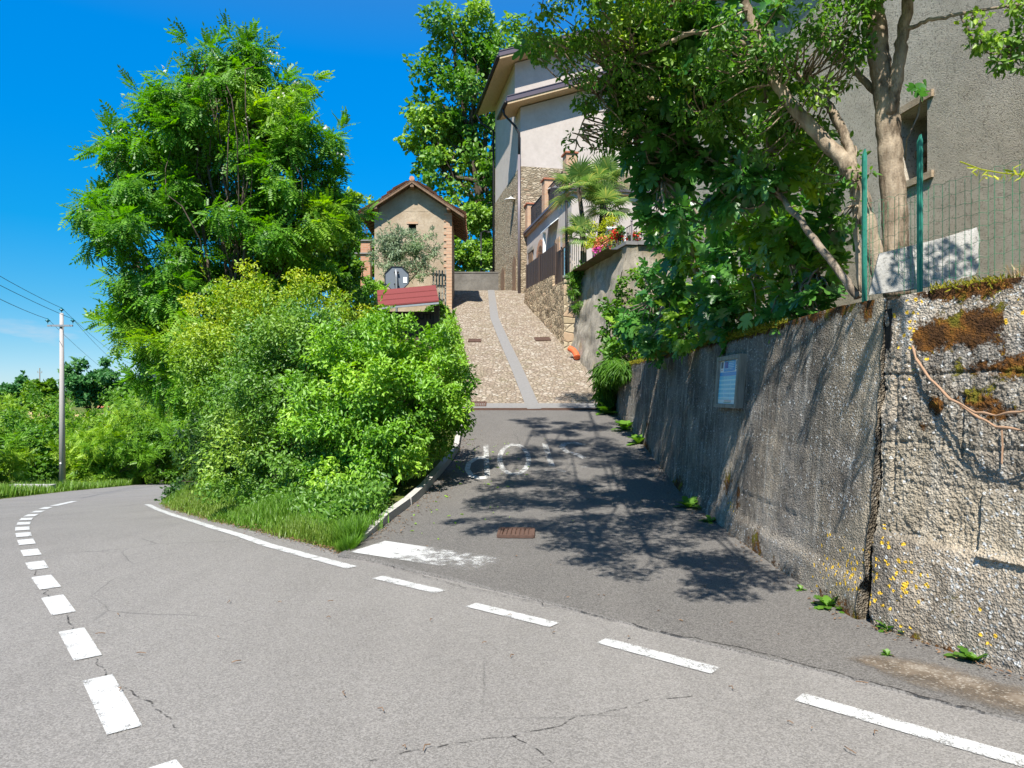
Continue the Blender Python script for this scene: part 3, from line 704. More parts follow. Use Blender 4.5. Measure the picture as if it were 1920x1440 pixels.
def a_front(s, z):
    p = np.c_[s, z, s * 0]
    dark = np.clip(-.1 + .5 * gauss2(s, z, .6, .2, 1, .22) + 1.0 * sstep(.40, .72, vnoise(p * 2.2, 7)) * (.5 + vnoise(p * 7, 17)) + .42 * sstep(1.05, 1.35, z) * sstep(2.15, 1.9, z) + .25 * sstep(.62, .5, z), 0, 1)
    lich = .16 + .85 * sstep(.2, .5, vnoise(p * 1.6, 41)) * (sstep(1.75, 2.0, z) + ((z > .60) & (z < 1.03) & (s > .72))) + .55 * sstep(.4, .7, vnoise(p * 2.1, 44)) * sstep(.7, .55, z) * sstep(.2, .6, s)
    yel = .22 * sstep(.45, .8, vnoise(p * 2.3, 50)) * (sstep(1.7, 1.9, z) + sstep(.68, .5, z))
    for px, py, r in ((1685, 590, .07), (1692, 680, .07), (1700, 620, .06), (1655, 1075, .13), (1690, 1095, .14), (1725, 1080, .08), (1660, 1020, .07), (1640, 1120, .07), (1640, 1060, .08), (1840, 1140, .06), (1870, 1190, .05), (1860, 645, .05)):
        a, b = pxfront(px, py); yel = yel + .75 * gauss2(s, z, a, b, r, r * 1.5)
    moss = .0 * s
    for px, py, rs, rz, w in ((1750, 625, .18, .12, .72), (1820, 610, .16, .14, .7), (1710, 640, .07, .10, .6), (1890, 690, .16, .09, .66), (1740, 762, .08, .08, .66), (1815, 748, .12, .08, .66), (1860, 775, .16, .07, .56), (1800, 690, .2, .05, .42), (1760, 545, .3, .06, .75), (1850, 530, .3, .05, .5), (1720, 800, .05, .05, .55), (1790, 1130, .35, .16, .36)):
        a, b = pxfront(px, py); moss = moss + w * gauss2(s, z, a, b, rs, rz)
    moss = .92 * moss + .16 * vnoise(p * 1.5, 61) * (z > 1.1) + .40 * sstep(.16, .0, z) * (.3 + vnoise(p * 3, 18))  # low band mixes moss and dirt with shade painted along the foot
    return {'dark': dark, 'lichen': np.clip(lich, 0, .95), 'yellow': np.clip(yel, 0, .9), 'moss': moss, 'pale': np.clip(.0 + .45 * sstep(.6, .7, z) * sstep(1.6, 1.2, z) * sstep(.2, .6, vnoise(p * 2.5, 71)) + .3 * vnoise(p * 2, 77), 0, .8)}
fw = wallmesh('old_concrete_wall', s_front, 420, 0.0, 6.5, lambda s: TOPZ + .02 * math.sin(s * 2.2) - .02 * (s < .1), lambda s: -.2, 300, d_front, a_front, M['wall'], None, .35, np.r_[np.linspace(0, 1.15, 330), np.linspace(1.17, 6.5, 90)])
tag(fw, 'rough lichen and moss covered concrete wall at the road corner, right of the crack', 'wall')
jm = MB(); jm.box((2.76, 5.02, 1.0), (.25, .16, 2.4)); tag(obj('crack_shade_box', jm, M['black']), 'black box for the shade deep in the crack between the two concrete walls', 'joint')  # black box added in the gap, its colour stands for the shade

# terrace above the lower wall
tg = MB()
tg.grid([[(x, y, 2.22 + .10 * (x - 2.9)) for x in (2.92, 3.4, 4, 5, 6.2)] for y in (4.9, 6, 8, 10, 12, 14, 16, 18, 20.4)])
tg.grid([[(2.92 + (4.9 - y) * .483 + q, y, 2.22 + .06 * q) for q in (.05, .6, 1.4, 3)] for y in (-1, 1, 3, 4.9)])
o = obj('terrace_ground', tg, M['terrace']); tag(o, 'earth bank behind the concrete walls', kind='structure')

# rendered garden wall (leaning), its coping and return
gw = thing('garden_wall', 'leaning rough rendered garden wall with the iron railing on top', 'wall', (2.4, 22, 2))
g = MB()
tl, tr_ = Vector((2.37, 24.7, 5.87)), Vector((3.3, 20.3, 5.87)); bl_, br_ = Vector((1.98, 24.7, 2.6)), Vector((2.44, 20.3, 1.5))
def gridquad(mb, a, b, c, d, n, m_, amp, seed):
    rows_ = []
    nn = (b - a).cross(d - a).normalized()
    for i in range(n + 1):
        r_ = []
        for j in range(m_ + 1):
            u, v = i / n, j / m_; p = (a * (1 - u) + b * u) * (1 - v) + (d * (1 - u) + c * u) * v
            q = amp * (fbm(np.array([[p.x * 2.5, p.y * 2.5, p.z * 2.5]]), 4, seed)[0] - .5); r_.append(p + nn * q)
        rows_.append(r_)
    mb.grid(rows_)
gridquad(g, bl_, br_, tr_, tl, 40, 34, .22, 5)
tr2 = Vector((6.2, 20.75, 5.87)); br2 = Vector((6.2, 20.75, 1.5))
gridquad(g, br_, br2, tr2, tr_, 30, 30, .15, 6)
g.add([bl_, tl, tl + Vector((.6, .1, 0)), bl_ + Vector((.6, .1, 0))], [(0, 1, 2, 3)])
obj('wall', g, M['plaster_wall'], gw, True)
c = MB(); up = Vector((0, 0, .10)); inn = Vector((.34, .07, 0)); o_ = Vector((-.05, -.01, .02))
c.box8([tl + o_, tr_ + o_ + Vector((0, -.06, 0)), tr_ + inn + Vector((0, -.06, .02)), tl + inn + Vector((0, 0, .02))], [tl + o_ + up, tr_ + o_ + up + Vector((0, -.06, 0)), tr_ + inn + up + Vector((0, -.06, .02)), tl + inn + up + Vector((0, 0, .02))])
c.box8([tr_ + Vector((.30, -.06, .02)), tr2 + Vector((0, -.06, .02)), tr2 + Vector((0, .3, .02)), tr_ + Vector((.30, .3, .02))], [tr_ + Vector((.30, -.06, .115)), tr2 + Vector((0, -.06, .115)), tr2 + Vector((0, .3, .115)), tr_ + Vector((.30, .3, .115))])
obj('coping', c, M['flag'], gw)
ug = MB(); ug.grid([[(x, y, 5.82) for x in (1.6 + max(0, (25 - y)) * .18 + .3, 3.8, 6, 9, 14)] for y in (20.6, 22, 24.9)])
ug.grid([[(x, y, 5.82 + (y - 24.9) * .09) for x in (max(.62, 2.0 - (y - 24.9) * .142) + .1, 4, 8, 14)] for y in (24.9, 28, 32, 36, 37.2)])
o = obj('garden_ground', ug, M['terrace']); tag(o, 'upper garden terrace', kind='structure')

# stone lane wall with pillar
sw = thing('stone_wall', 'low fieldstone wall under the brown steel fence', 'wall', (1.2, 29.7, 4.5))
a0, a1 = Vector((.60, 34.5, 0)), Vector((1.92, 25.1, 0))
g = MB(); N = 60; rows_ = []
for i in range(N + 1):
    u = i / N; p = a0.lerp(a1, u); tz = 6.70 - .46 * min(1, u / .74) if u < .745 else 5.80 - .12 * (u - .745) / .255
    col_ = []
    for j in range(15):
        z = (float(zl(p.y)) - .2) * (1 - j / 14) + tz * j / 14
        q = .10 * (fbm(np.array([[p.y * 3, z * 4, 2]]), 3, 7)[0] - .5); col_.append(Vector((p.x + q - .04 * (1 - j / 14), p.y, z)))
    col_.append(col_[-1] + Vector((.35, .05, 0))); rows_.append(col_)
g.grid(rows_); obj('wall', g, M['stonelow'], sw)
g = MB(); g.box((2.08, 24.9, 4.2), (.48, .5, 2.95), -.15); obj('pillar', g, M['quoin'], sw)
g = MB(); g.box((2.08, 24.9, 5.71), (.56, .58, .08), -.15); obj('pillar_cap', g, M['flag'], sw)

# brown steel fence (two stepped panels) with banner
bf = thing('steel_fence', 'brown sheet steel fence in two stepped panels above the stone wall', 'fence', (1.2, 29.7, 6.2))
def panel(u0, u1, zb0, zb1, zt0, zt1):
    p0 = a0.lerp(a1, u0) + Vector((.12, 0, 0)); p1 = a0.lerp(a1, u1) + Vector((.12, 0, 0)); mb = MB(); n_ = 16
    for i in range(n_):
        for (q0, q1, dx) in ((i / n_, (i + .82) / n_, 0), ((i + .82) / n_, (i + 1) / n_, .03)):
            A, B = p0.lerp(p1, q0), p0.lerp(p1, q1); za, zb = zb0 + (zb1 - zb0) * q0, zb0 + (zb1 - zb0) * q1; ta, tb = zt0 + (zt1 - zt0) * q0, zt0 + (zt1 - zt0) * q1
            d = Vector((dx, 0, 0)); e = Vector((.02, 0, 0))
            mb.box8([A + d + Vector((0, 0, za)), B + d + Vector((0, 0, zb)), B + d + e + Vector((0, 0, zb)), A + d + e + Vector((0, 0, za))], [A + d + Vector((0, 0, ta)), B + d + Vector((0, 0, tb)), B + d + e + Vector((0, 0, tb)), A + d + e + Vector((0, 0, ta))])
    obj('panel', mb, M['fence'], bf)
    for q in (0, .5, 1):
        mb = MB(); A = p0.lerp(p1, q); mb.box((A.x - .025, A.y, (zb0 + (zb1 - zb0) * q + zt0 + (zt1 - zt0) * q) / 2), (.05, .05, (zt0 - zb0) + .08)); obj('post', mb, M['fence'], bf)
panel(.0, .742, 6.74, 6.28, 7.9, 7.46); panel(.75, .985, 5.84, 5.76, 7.1, 6.97)
bn = thing('banner', 'narrow pale banner strip tied to the end of the steel fence', 'banner', (1.93, 25.5, 6.35))
A = a0.lerp(a1, .925) + Vector((.07, 0, 0)); B = a0.lerp(a1, .975) + Vector((.07, 0, 0))
mb = MB(); mb.box8([A + Vector((0, 0, 5.86)), B + Vector((0, 0, 5.85)), B + Vector((.012, 0, 5.85)), A + Vector((.012, 0, 5.86))], [A + Vector((0, 0, 6.92)), B + Vector((0, 0, 6.9)), B + Vector((.012, 0, 6.9)), A + Vector((.012, 0, 6.92))]); obj('cloth', mb, M['blue4'], bn)
mb = MB(); C_ = A.lerp(B, .5)
for z in (6.72, 6.62, 6.5, 6.36, 6.26, 6.14, 6.02): mb.box((C_.x - .012, C_.y, z), (.006, .18, .05), M=Matrix.Rotation(.5, 3, 'X'))
obj('print', mb, M['ink'], bn)
# gate
gt = thing('garden_gate', 'pale barred garden gate beside the stone pillar', 'gate', (2.35, 25.0, 5.8))
mb = MB()
for i in range(9): mb.box((1.98 + i * .075, 25.02 + i * .01, 6.4), (.022, .022, 1.12))
obj('bars', mb, M['gate'], gt)
for z in (5.88, 6.95): mb = MB(); mb.box((2.29, 25.06, z), (.66, .035, .035), .13); obj('rail', mb, M['gate'], gt)
# lamp posts and lamps
def tubeobj(name, pts, r, mat, par, n=8): mb = MB(); mb.tube(pts, r, n); return obj(name, mb, mat, par, True)
lp = thing('lamp_post', 'thin dark post rising by the gate in front of the palm', 'post', (1.93, 24.8, 5.7)); p = W(1062, 378, 24.8)
tubeobj('pole', [(p.x, 24.8, 5.7), (p.x, 24.8, 7.2), (p.x, 24.8, p.z)], [.05, .045, .04], M['blackpipe'], lp)
mb = MB(); mb.lathe((p.x, 24.8, p.z), [(.05, -.02), (.055, .02), (.02, .05)], 8); obj('cap', mb, M['blackpipe'], lp)
lp = thing('street_lamp', 'thin black street lamp behind the end wall in front of the far trees', 'street lamp', (W(902, 520, 45).x, 45, 7.4)); p0 = W(902, 530, 45); p1 = W(902, 436, 45)
tubeobj('pole', [(p0.x, 45, p0.z - .6), (p0.x, 45, p1.z)], [.06, .04], M['blackpipe'], lp); tubeobj('arm', [(p1.x, 45, p1.z), (p1.x + .25, 45, p1.z + .12), (p1.x + .5, 45, p1.z + .05)], .03, M['blackpipe'], lp)
mb = MB(); mb.lathe((p1.x + .5, 45, p1.z - .02), [(.06, .1), (.16, .02), (.17, 0), (.02, -.03)], 10); obj('lamp_head', mb, M['blackpipe'], lp)

# iron railing on the garden wall
rl = thing('iron_railing', 'low black wrought iron railing on top of the garden wall', 'railing', (3, 21, 5.98))
q0 = tl.lerp(tr_, .22) + Vector((.14, 0, .12)); q1 = tr_ + Vector((.14, .1, .12)); q2 = Vector((6.0, 20.85, 5.99))
mb = MB()
for A, B in ((q0, q1), (q1, q2)):
    L = (B - A).length; n_ = int(L / .14)
    for z in (.03, .5): ml = MB(); ml.tube([A + Vector((0, 0, z)), B + Vector((0, 0, z))], .013, 5); obj('rail', ml, M['blackpipe'], rl)
    for i in range(1, n_):
        p = A.lerp(B, i / n_); mb.tube([p + Vector((0, 0, .03)), p + Vector((0, 0, .5))], .008, 5)
        if i % 4 == 2: mb.lathe(p + Vector((0, 0, .27)), [(.008, -.09), (.035, -.03), (.012, 0), (.035, .03), (.008, .09)], 6)
obj('bars', mb, M['blackpipe'], rl)
for p in (q0, q1, q1.lerp(q2, .5), q2):
    mb = MB(); mb.box(p + Vector((0, 0, .29)), (.045, .045, .56)); mb.lathe(p + Vector((0, 0, .57)), [(.02, 0), (.04, .04), (.01, .09)], 8); obj('post', mb, M['pipe'], rl)

# ---------------------------------------------------------------- big house (frame: a along the front, b to the back)
HA = Vector((.42, 37.4, 0)); HU = Vector((.98, .2, 0)); HD = Vector((-.2, .98, 0))
def HP(a, b, z): return HA + HU * a + HD * b + Vector((0, 0, z))
def hbox(mb, a0, a1, b0, b1, z0, z1): mb.box8([HP(a0, b0, z0), HP(a1, b0, z0), HP(a1, b1, z0), HP(a0, b1, z0)], [HP(a0, b0, z1), HP(a1, b0, z1), HP(a1, b1, z1), HP(a0, b1, z1)])
hs = thing('tall_house', 'tall three storey house, stone below and pinkish plaster above, at the top of the lane', 'house', HP(0, 0, 6.9))
SL = .34; ZS = 13.65
g = MB(); hbox(g, 0, 9.5, 0, 7.6, 5.2, ZS); obj('stone_wall', g, M['stone'], hs)
g = MB()
rid = 4.6
def gable(mb, b0, b1, z0, ze, a0=0.0, a1=9.5):
    hi = ze + SL * (rid - a0); lo = ze + SL * (rid - a0) - SL * (a1 - rid)
    mb.prism([HP(a0, b0, z0), HP(a1, b0, z0), HP(a1, b0, lo), HP(rid, b0, hi), HP(a0, b0, ze)], HD * (b1 - b0))
gable(g, .03, 1.42, ZS, 16.75, .03, 9.47); obj('lower_wall', g, M['plaster_house'], hs)
g = MB(); gable(g, 1.44, 7.57, ZS, 19.75, .03, 9.47); obj('upper_wall', g, M['plaster_house'], hs)
def roof(name, b0, b1, ze, ov):
    r = None
    for side in (0, 1):
        a0, a1 = (-ov, rid) if side == 0 else (9.5 + ov, rid)
        z0 = ze - SL * ov if side == 0 else ze - SL * ov + SL * (rid) - SL * (9.5 - rid)
        z1 = ze + SL * rid
        mb = MB(); up = Vector((0, 0, .12))
        mb.box8([HP(a0, b0, z0 + .06), HP(a1, b0, z1 + .06), HP(a1, b1, z1 + .06), HP(a0, b1, z0 + .06)], [HP(a0, b0, z0 + .06) + up, HP(a1, b0, z1 + .06) + up, HP(a1, b1, z1 + .06) + up, HP(a0, b1, z0 + .06) + up])
        if r is None: r = obj(name, mb, M['soffit'], hs)
        else: obj('soffit', mb, M['soffit'], r)
        mb = MB(); e = .035 if side == 0 else -.035
        mb.box8([HP(a0 - e, b0 - .04, z0 + .183), HP(a1, b0 - .04, z1 + .183), HP(a1, b1 + .04, z1 + .183), HP(a0 - e, b1 + .04, z0 + .183)], [HP(a0 - e, b0 - .04, z0 + .42), HP(a1, b0 - .04, z1 + .42), HP(a1, b1 + .04, z1 + .42), HP(a0 - e, b1 + .04, z0 + .42)])
        mb.box8([HP(a0 - e, b0 - .07, z0 + .43), HP(a1, b0 - .07, z1 + .43), HP(a1, b1 + .04, z1 + .43), HP(a0 - e, b1 + .04, z0 + .43)], [HP(a0 - e, b0 - .07, z0 + .47), HP(a1, b0 - .07, z1 + .47), HP(a1, b1 + .04, z1 + .47), HP(a0 - e, b1 + .04, z0 + .47)])
        obj('metal_covering', mb, M['flash'], r)
    gp = MB(); gp.tube([HP(-ov - .10, b0 - .02, ze - SL * ov + .15), HP(-ov - .10, b1, ze - SL * ov + .15)], .09, 10); obj('gutter', gp, M['blackpipe'], r, True)
roof('lower_roof', -.8, 1.42, 16.75, .82); roof('upper_roof', .55, 8.4, 19.75, .98)
# downpipes
dp_ = MB(); z0 = 16.62
dp_.tube([HP(-.92, -.1, z0), HP(-.85, -.05, z0 - .35), HP(-.25, -.02, z0 - .9), HP(-.06, -.07, z0 - 1.3), HP(-.06, -.07, z0 - 2.5)], .06, 8); obj('downpipe', dp_, M['blackpipe'], hs, True)
dp_ = MB(); dp_.tube([HP(-.06, -.07, z0 - 2.4), HP(-.06, -.07, 6.9)], .07, 8); obj('downpipe', dp_, M['pipe'], hs, True)
dp_ = MB(); dp_.tube([HP(-1.05, 7.9, 19.3), HP(-.9, 7.7, 18.8), HP(-.1, 7.45, 18.2), HP(-.1, 7.45, 7.2)], .07, 8); obj('downpipe', dp_, M['blackpipe'], hs, True)
# doors on the lane side
for b0, b1, zt in ((.85, 1.75, 9.15), (4.1, 5.2, 9.1)):
    fr = MB(); hbox(fr, -.035, .0, b0 - .06, b1 + .06, 6.7, zt + .08); f_ = obj('door', fr, M['stone'], hs)
    lf = MB()
    for i in range(5): hbox(lf, -.06, -.036, b0 + i * (b1 - b0) / 5 + .008, b0 + (i + 1) * (b1 - b0) / 5 - .008, 6.75, zt - .1 * abs(i - 2) ** 1.3)
    obj('door_leaf', lf, M['oldwood'], f_)
def dish_lamp(px, py, Yd, back, label):
    p = W(px, py, Yd); t_ = thing('wall_lamp', label, 'lamp', p)
    mb = MB(); mb.lathe(p, [(.02, .16), (.05, .12), (.10, .08), (.36, -.02), (.37, -.05), (.30, -.03), (.06, .02)], 16); obj('shade', mb, M['white'], t_, True)
    mb = MB(); mb.lathe(p, [(.05, 0), (.075, -.05), (.05, -.11), (.01, -.12)], 10); obj('bulb', mb, M['glass'], t_, True)
    tubeobj('arm', [p + Vector((0, 0, .14)), p + back * .5 + Vector((0, 0, .24)), p + back], .022, M['blackpipe'], t_)
dish_lamp(958, 374, 38.8, Vector((.34, .1, .1)), 'white dish lamp on the stone side wall of the tall house')
# windows of the front, mostly behind the leaves
for a_, z_, w_, h_ in ((6.9, 14.3, 1.1, 1.9), (6.9, 11.0, 1.1, 1.6)):
    f = MB(); hbox(f, a_ - w_ / 2 - .1, a_ + w_ / 2 + .1, -.03, .02, z_ - .1, z_ + h_ + .1); w = obj('window', f, M['white'], hs)
    f = MB()
    for s in (0, 1): hbox(f, a_ - w_ / 2 + s * w_ / 2 + .04, a_ + s * w_ / 2 - .04, -.05, -.033, z_, z_ + h_)
    obj('pane', f, M['sign'], w)
    f = MB()
    for s in (-1, 1):
        c0 = a_ + s * (w_ * .5 + .1 + w_ * .26); hbox(f, c0 - w_ * .25, c0 + w_ * .25, -.06, -.02, z_ - .05, z_ + h_ + .05)
        for q in range(9): hbox(f, c0 - w_ * .22, c0 + w_ * .22, -.075, -.06, z_ + .1 + q * h_ / 9, z_ + .16 + q * h_ / 9)
        obj('shutter', f, M['oldwood'], w); f = MB()

# low annex with roof terrace
an = thing('annex', 'low plastered annex with brick arch and a railed roof terrace', 'annex', HP(.35, -8.4, 5.8))
g = MB(); hbox(g, .36, 8.5, -8.4, -.03, 5.4, 9.92); obj('wall', g, M['plaster_house'], an)
g = MB(); hbox(g, .22, 8.6, -8.55, -.03, 9.922, 10.03); obj('cornice', g, M['brickpale'], an)
g = MB(); hbox(g, .16, 8.66, -8.62, -.03, 10.033, 10.15); obj('terrace_edge', g, M['flash'], an)
for b_, h_ in ((-.35, 1.35), (-4.0, 1.55), (-7.7, 1.55)):
    g = MB(); hbox(g, .26, .72, b_ - .28, b_ + .28, 10.152, 10.15 + h_); p_ = obj('brick_pillar', g, M['brickpale'], an)
    g = MB(); hbox(g, .20, .78, b_ - .34, b_ + .34, 10.152 + h_, 10.22 + h_); obj('pillar_cap', g, M['terracotta'], p_)
for b0, b1 in ((-3.7, -.65), (-7.4, -4.3)):
    g = MB(); n_ = 26
    for i in range(n_ + 1):
        b_ = b0 + (b1 - b0) * i / n_; hbox(g, .44, .462, b_ - .01, b_ + .01, 10.2, 11.3)
        if i % 3 == 1: hbox(g, .445, .457, b_ - .08, b_ + .08, 10.7, 10.715); hbox(g, .445, .457, b_ - .06, b_ + .06, 10.9, 10.915)
    for z in (10.25, 11.3): hbox(g, .43, .475, b0, b1, z, z + .03)
    obj('railing', g, M['blackpipe'], an)
# brick arch doorway
bc = -3.05; g = MB(); arc = lambda r, z0: [HP(.335, bc + r * math.cos(t), z0 + r * math.sin(t)) for t in np.linspace(0, math.pi, 15)]
o1 = arc(.78, 8.35); i1 = arc(.5, 8.35)
fs = []; vs = o1 + i1
g.prism([HP(.335, bc + .78, 6.2)] + o1 + [HP(.335, bc - .78, 6.2)], HU * .02); ar = obj('brick_arch', g, M['brick'], an)
g = MB(); g.prism([HP(.325, bc + .5, 6.2)] + arc(.5, 8.35) [0:] + [HP(.325, bc - .5, 6.2)], HU * .006); obj('door_leaf', g, M['oldwood'], ar)
g = MB(); hbox(g, .30, .358, -1.5, -.7, 6.4, 8.9); d_ = obj('door', g, M['oldwood'], an); g = MB(); hbox(g, .28, .32, -1.75, -.45, 8.92, 9.12); obj('lintel', g, M['greywood'], d_)
g = MB(); g.box8([HP(-.02, -6.4, 9.05), HP(-.02, -4.6, 9.05), HP(.35, -4.6, 9.35), HP(.35, -6.4, 9.35)], [HP(-.02, -6.4, 9.09), HP(-.02, -4.6, 9.09), HP(.35, -4.6, 9.39), HP(.35, -6.4, 9.39)]); obj('glass_canopy', g, M['glass'], an)
g = MB(); hbox(g, .05, .17, -4.85, -4.73, 6.2, 9.07); obj('canopy_post', g, M['white'], an)
for b0 in (-6.2, -7.6): 
    g = MB(); hbox(g, .32, .358, b0 - .45, b0 + .45, 6.2, 8.5); obj('shutter_door', g, M['brickpale'], an)
dish_lamp(1041, 354, 33.2, Vector((.15, .3, .02)), 'white dish lamp hanging in front of the brick terrace pillar')
g = MB()
for a_ in (2.2, 5.2):
    f = MB(); hbox(f, a_ - .5, a_ + .5, -8.43, -8.38, 6.9, 8.6); w = obj('window', f, M['white'], an); f = MB(); hbox(f, a_ - .42, a_ + .42, -8.45, -8.432, 6.98, 8.52); obj('pane', f, M['sign'], w)

# ---------------------------------------------------------------- small tiled hut
KA = W(846, 584, 32.6); KA.z = 5.3; an_ = R(2.6)
KU = Vector((math.cos(an_), math.sin(an_), 0)); KD = Vector((-math.sin(an_), math.cos(an_), 0))      # right along the gable, back
def KP(a, b, z): return Vector((KA.x, KA.y, 0)) + KU * a + KD * b + Vector((0, 0, z))
KW = 3.5; KL = 4.2; ze = 10.0; ks = .66; apex = ze + ks * KW / 2
ht = thing('stone_hut', 'small old gabled stone hut with terracotta tile roof left of the lane', 'hut', KP(0, 0, 5.3))
g = MB()
# gable front with a small window hole
wx0, wx1, wz0, wz1 = -1.95, -1.6, 9.0, 9.42
def kquad(a0, a1, z0, z1): gridquad(g, KP(a0, 0, z0), KP(a1, 0, z0), KP(a1, 0, z1), KP(a0, 0, z1), 8, 8, .05, 3)
kquad(-KW, wx0, 4.2, ze); kquad(wx1, 0, 4.2, ze); kquad(wx0, wx1, 4.2, wz0); kquad(wx0, wx1, wz1, ze)
g.add([KP(-KW, 0, ze), KP(0, 0, ze), KP(-KW / 2, 0, apex)], [(0, 1, 2)])
g.add([KP(-KW, KL, 4.2), KP(0, KL, 4.2), KP(0, KL, ze), KP(-KW / 2, KL, apex), KP(-KW, KL, ze)], [(4, 3, 2, 1, 0)])
g.add([KP(-KW, 0, 4.2), KP(-KW, KL, 4.2), KP(-KW, KL, ze), KP(-KW, 0, ze)], [(3, 2, 1, 0)])
g.add([KP(0, 0, 4.2), KP(0, KL, 4.2), KP(0, KL, ze), KP(0, 0, ze)], [(0, 1, 2, 3)])
g.prism([KP(wx0, .25, wz0), KP(wx1, .25, wz0), KP(wx1, .25, wz1), KP(wx0, .25, wz1)], KD * .03)
obj('wall', g, M['plaster_hut'], ht)
g = MB(); g.prism([KP(wx0 - .02, .2, wz0), KP(wx1 + .02, .2, wz0), KP(wx1 + .02, .2, wz1), KP(wx0 - .02, .2, wz1)], KD * .03)
w = obj('window', g, M['black'], ht)  # black panel set back in the hole, standing in for the unlit inside
for (q0, q1, nm_) in ((wz0 - .10, wz0 - .003, 'sill'), (wz1 + .003, wz1 + .1, 'lintel')): g = MB(); g.prism([KP(wx0 - .08, -.03, q0), KP(wx1 + .08, -.03, q0), KP(wx1 + .08, -.03, q1), KP(wx0 - .08, -.03, q1)], KD * .06); obj(nm_, g, M['brickpale'], w)
g = MB()
for i in range(34):
    z = 4.9 + i * .15; w_ = .34 if i % 2 else .22; zt = min(z + .14, ze - .05)
    g.prism([KP(-w_, -.035, z), KP(.03, -.035, z), KP(.03, -.035, zt), KP(-w_, -.035, zt)], KD * .3)
obj('brick_quoin', g, M['brickpale'], ht)
g = MB()
for i in range(12):
    z = 4.6 + i * .15; w_ = .34 if i % 2 else .22
    g.prism([KP(-KW - .03, -.035, z), KP(-KW + w_, -.035, z), KP(-KW + w_, -.035, z + .14), KP(-KW - .03, -.035, z + .14)], KD * .3)
obj('brick_quoin', g, M['brick'], ht)
# roof: barrel tiles on each slope, rafters, ridge
rb = MB(); ov = .62; fo = .55
for side in (-1, 1):
    nrow = 9; ncol = 26; Ls = math.hypot(KW / 2 + ov, ks * (KW / 2 + ov))
    for r_ in range(nrow):
        u0 = r_ / nrow - .02; u1 = (r_ + 1) / nrow + .025
        grid_ = []
        for u, lift in ((u0, .0), (u1, .045)):
            a_ = side * (KW / 2 + ov) * u; z_ = apex + .19 - ks * abs(a_) + lift
            row = []
            for c_ in range(ncol * 6 + 1):
                b_ = -fo + (KL + 2 * fo) * c_ / (ncol * 6); ph = c_ / 6 * 2 * math.pi
                jit = .018 * math.sin(r_ * 7.3 + int(c_ / 6) * 3.1) + .03 * math.sin(b_ * 1.7 + r_)
                row.append(KP(-KW / 2 + a_ + jit * .5 * side, b_, z_ + .04 * math.cos(ph) + jit))
            grid_.append(row)
        rb.grid(grid_ if side < 0 else grid_)
roof_ = obj('roof', rb, M['tile'], ht)
rb = MB()
for i in range(14):
    b_ = -fo + (KL + 2 * fo) * i / 14
    rb.tube([KP(-KW / 2, b_, apex + .19), KP(-KW / 2, b_ + .38, apex + .21)], [.12, .10], 8)
obj('ridge_tiles', rb, M['tile'], roof_)
rb = MB()
for side in (-1, 1):
    for i in range(11):
        b_ = -fo + .06 + (KL + 2 * fo - .12) * i / 10; a1 = side * (KW / 2 + ov - .03)
        p0 = KP(-KW / 2, b_ - .045, apex + .0); p1 = KP(-KW / 2 + a1, b_ - .045, apex - ks * abs(a1))
        dn = Vector((0, 0, .10)); wd = KD * .09
        rb.box8([p0, p1, p1 + wd, p0 + wd], [p0 + dn, p1 + dn, p1 + wd + dn, p0 + wd + dn])
    a1 = side * (KW / 2 + ov); p0 = KP(-KW / 2, -fo, apex + .105); p1 = KP(-KW / 2 + a1, -fo, apex + .105 - ks * abs(a1)); wd = KD * (KL + 2 * fo); dn = Vector((0, 0, .025))
    rb.box8([p0, p1, p1 + wd, p0 + wd], [p0 + dn, p1 + dn, p1 + wd + dn, p0 + wd + dn])
for a_, z_ in ((-KW / 2, apex - .17), (-KW + .1, ze - .02), (-.1, ze - .02)):
    rb.box8([KP(a_ - .08, -fo + .05, z_), KP(a_ + .08, -fo + .05, z_), KP(a_ + .08, .3, z_), KP(a_ - .08, .3, z_)], [KP(a_ - .08, -fo + .05, z_ + .16), KP(a_ + .08, -fo + .05, z_ + .16), KP(a_ + .08, .3, z_ + .16), KP(a_ - .08, .3, z_ + .16)])
obj('rafters', rb, M['oldwood'], ht)
# brick gate pillar left of the hut
bp = thing('brick_pillar', 'slim old brick pillar with stone ledges left of the hut', 'pillar', W(687, 520, 31)); p = W(687, 515, 31)
g = MB(); g.box((p.x, 31, (W(0, 545, 31).z + W(0, 454, 31).z) / 2), (.42, .42, W(0, 454, 31).z - W(0, 545, 31).z)); obj('shaft', g, M['brick'], bp)
g = MB()
for py in (454, 478): g.box((p.x - .08, 31, W(0, py, 31).z + .025), (.75, .56, .055))
obj('ledges', g, M['flag'], bp)
# grey wooden picket gate
pg = thing('picket_fence', 'weathered grey picket fence panel against the hut corner', 'fence', W(822, 590, 30.5)); g = MB()
z0 = W(0, 592, 30.5).z; z1 = W(0, 506, 30.5).z
for i in range(5):
    x = W(811 + i * 5.6, 0, 30.5).x; g.box8([(x, 30.5, z0), (x + .075, 30.5, z0), (x + .075, 30.53, z0), (x, 30.53, z0)], [(x, 30.5, z1), (x + .075, 30.5, z1 - .03), (x + .075, 30.53, z1 - .03), (x, 30.53, z1)])
obj('pickets', g, M['greywood'], pg)
for py in (515, 536, 562): g = MB(); g.box((W(823, 0, 30.5).x, 30.55, W(0, py, 30.5).z), (.62, .04, .11), M=Matrix.Rotation(.06, 3, 'Y')); obj('rail', g, M['oldwood'], pg)
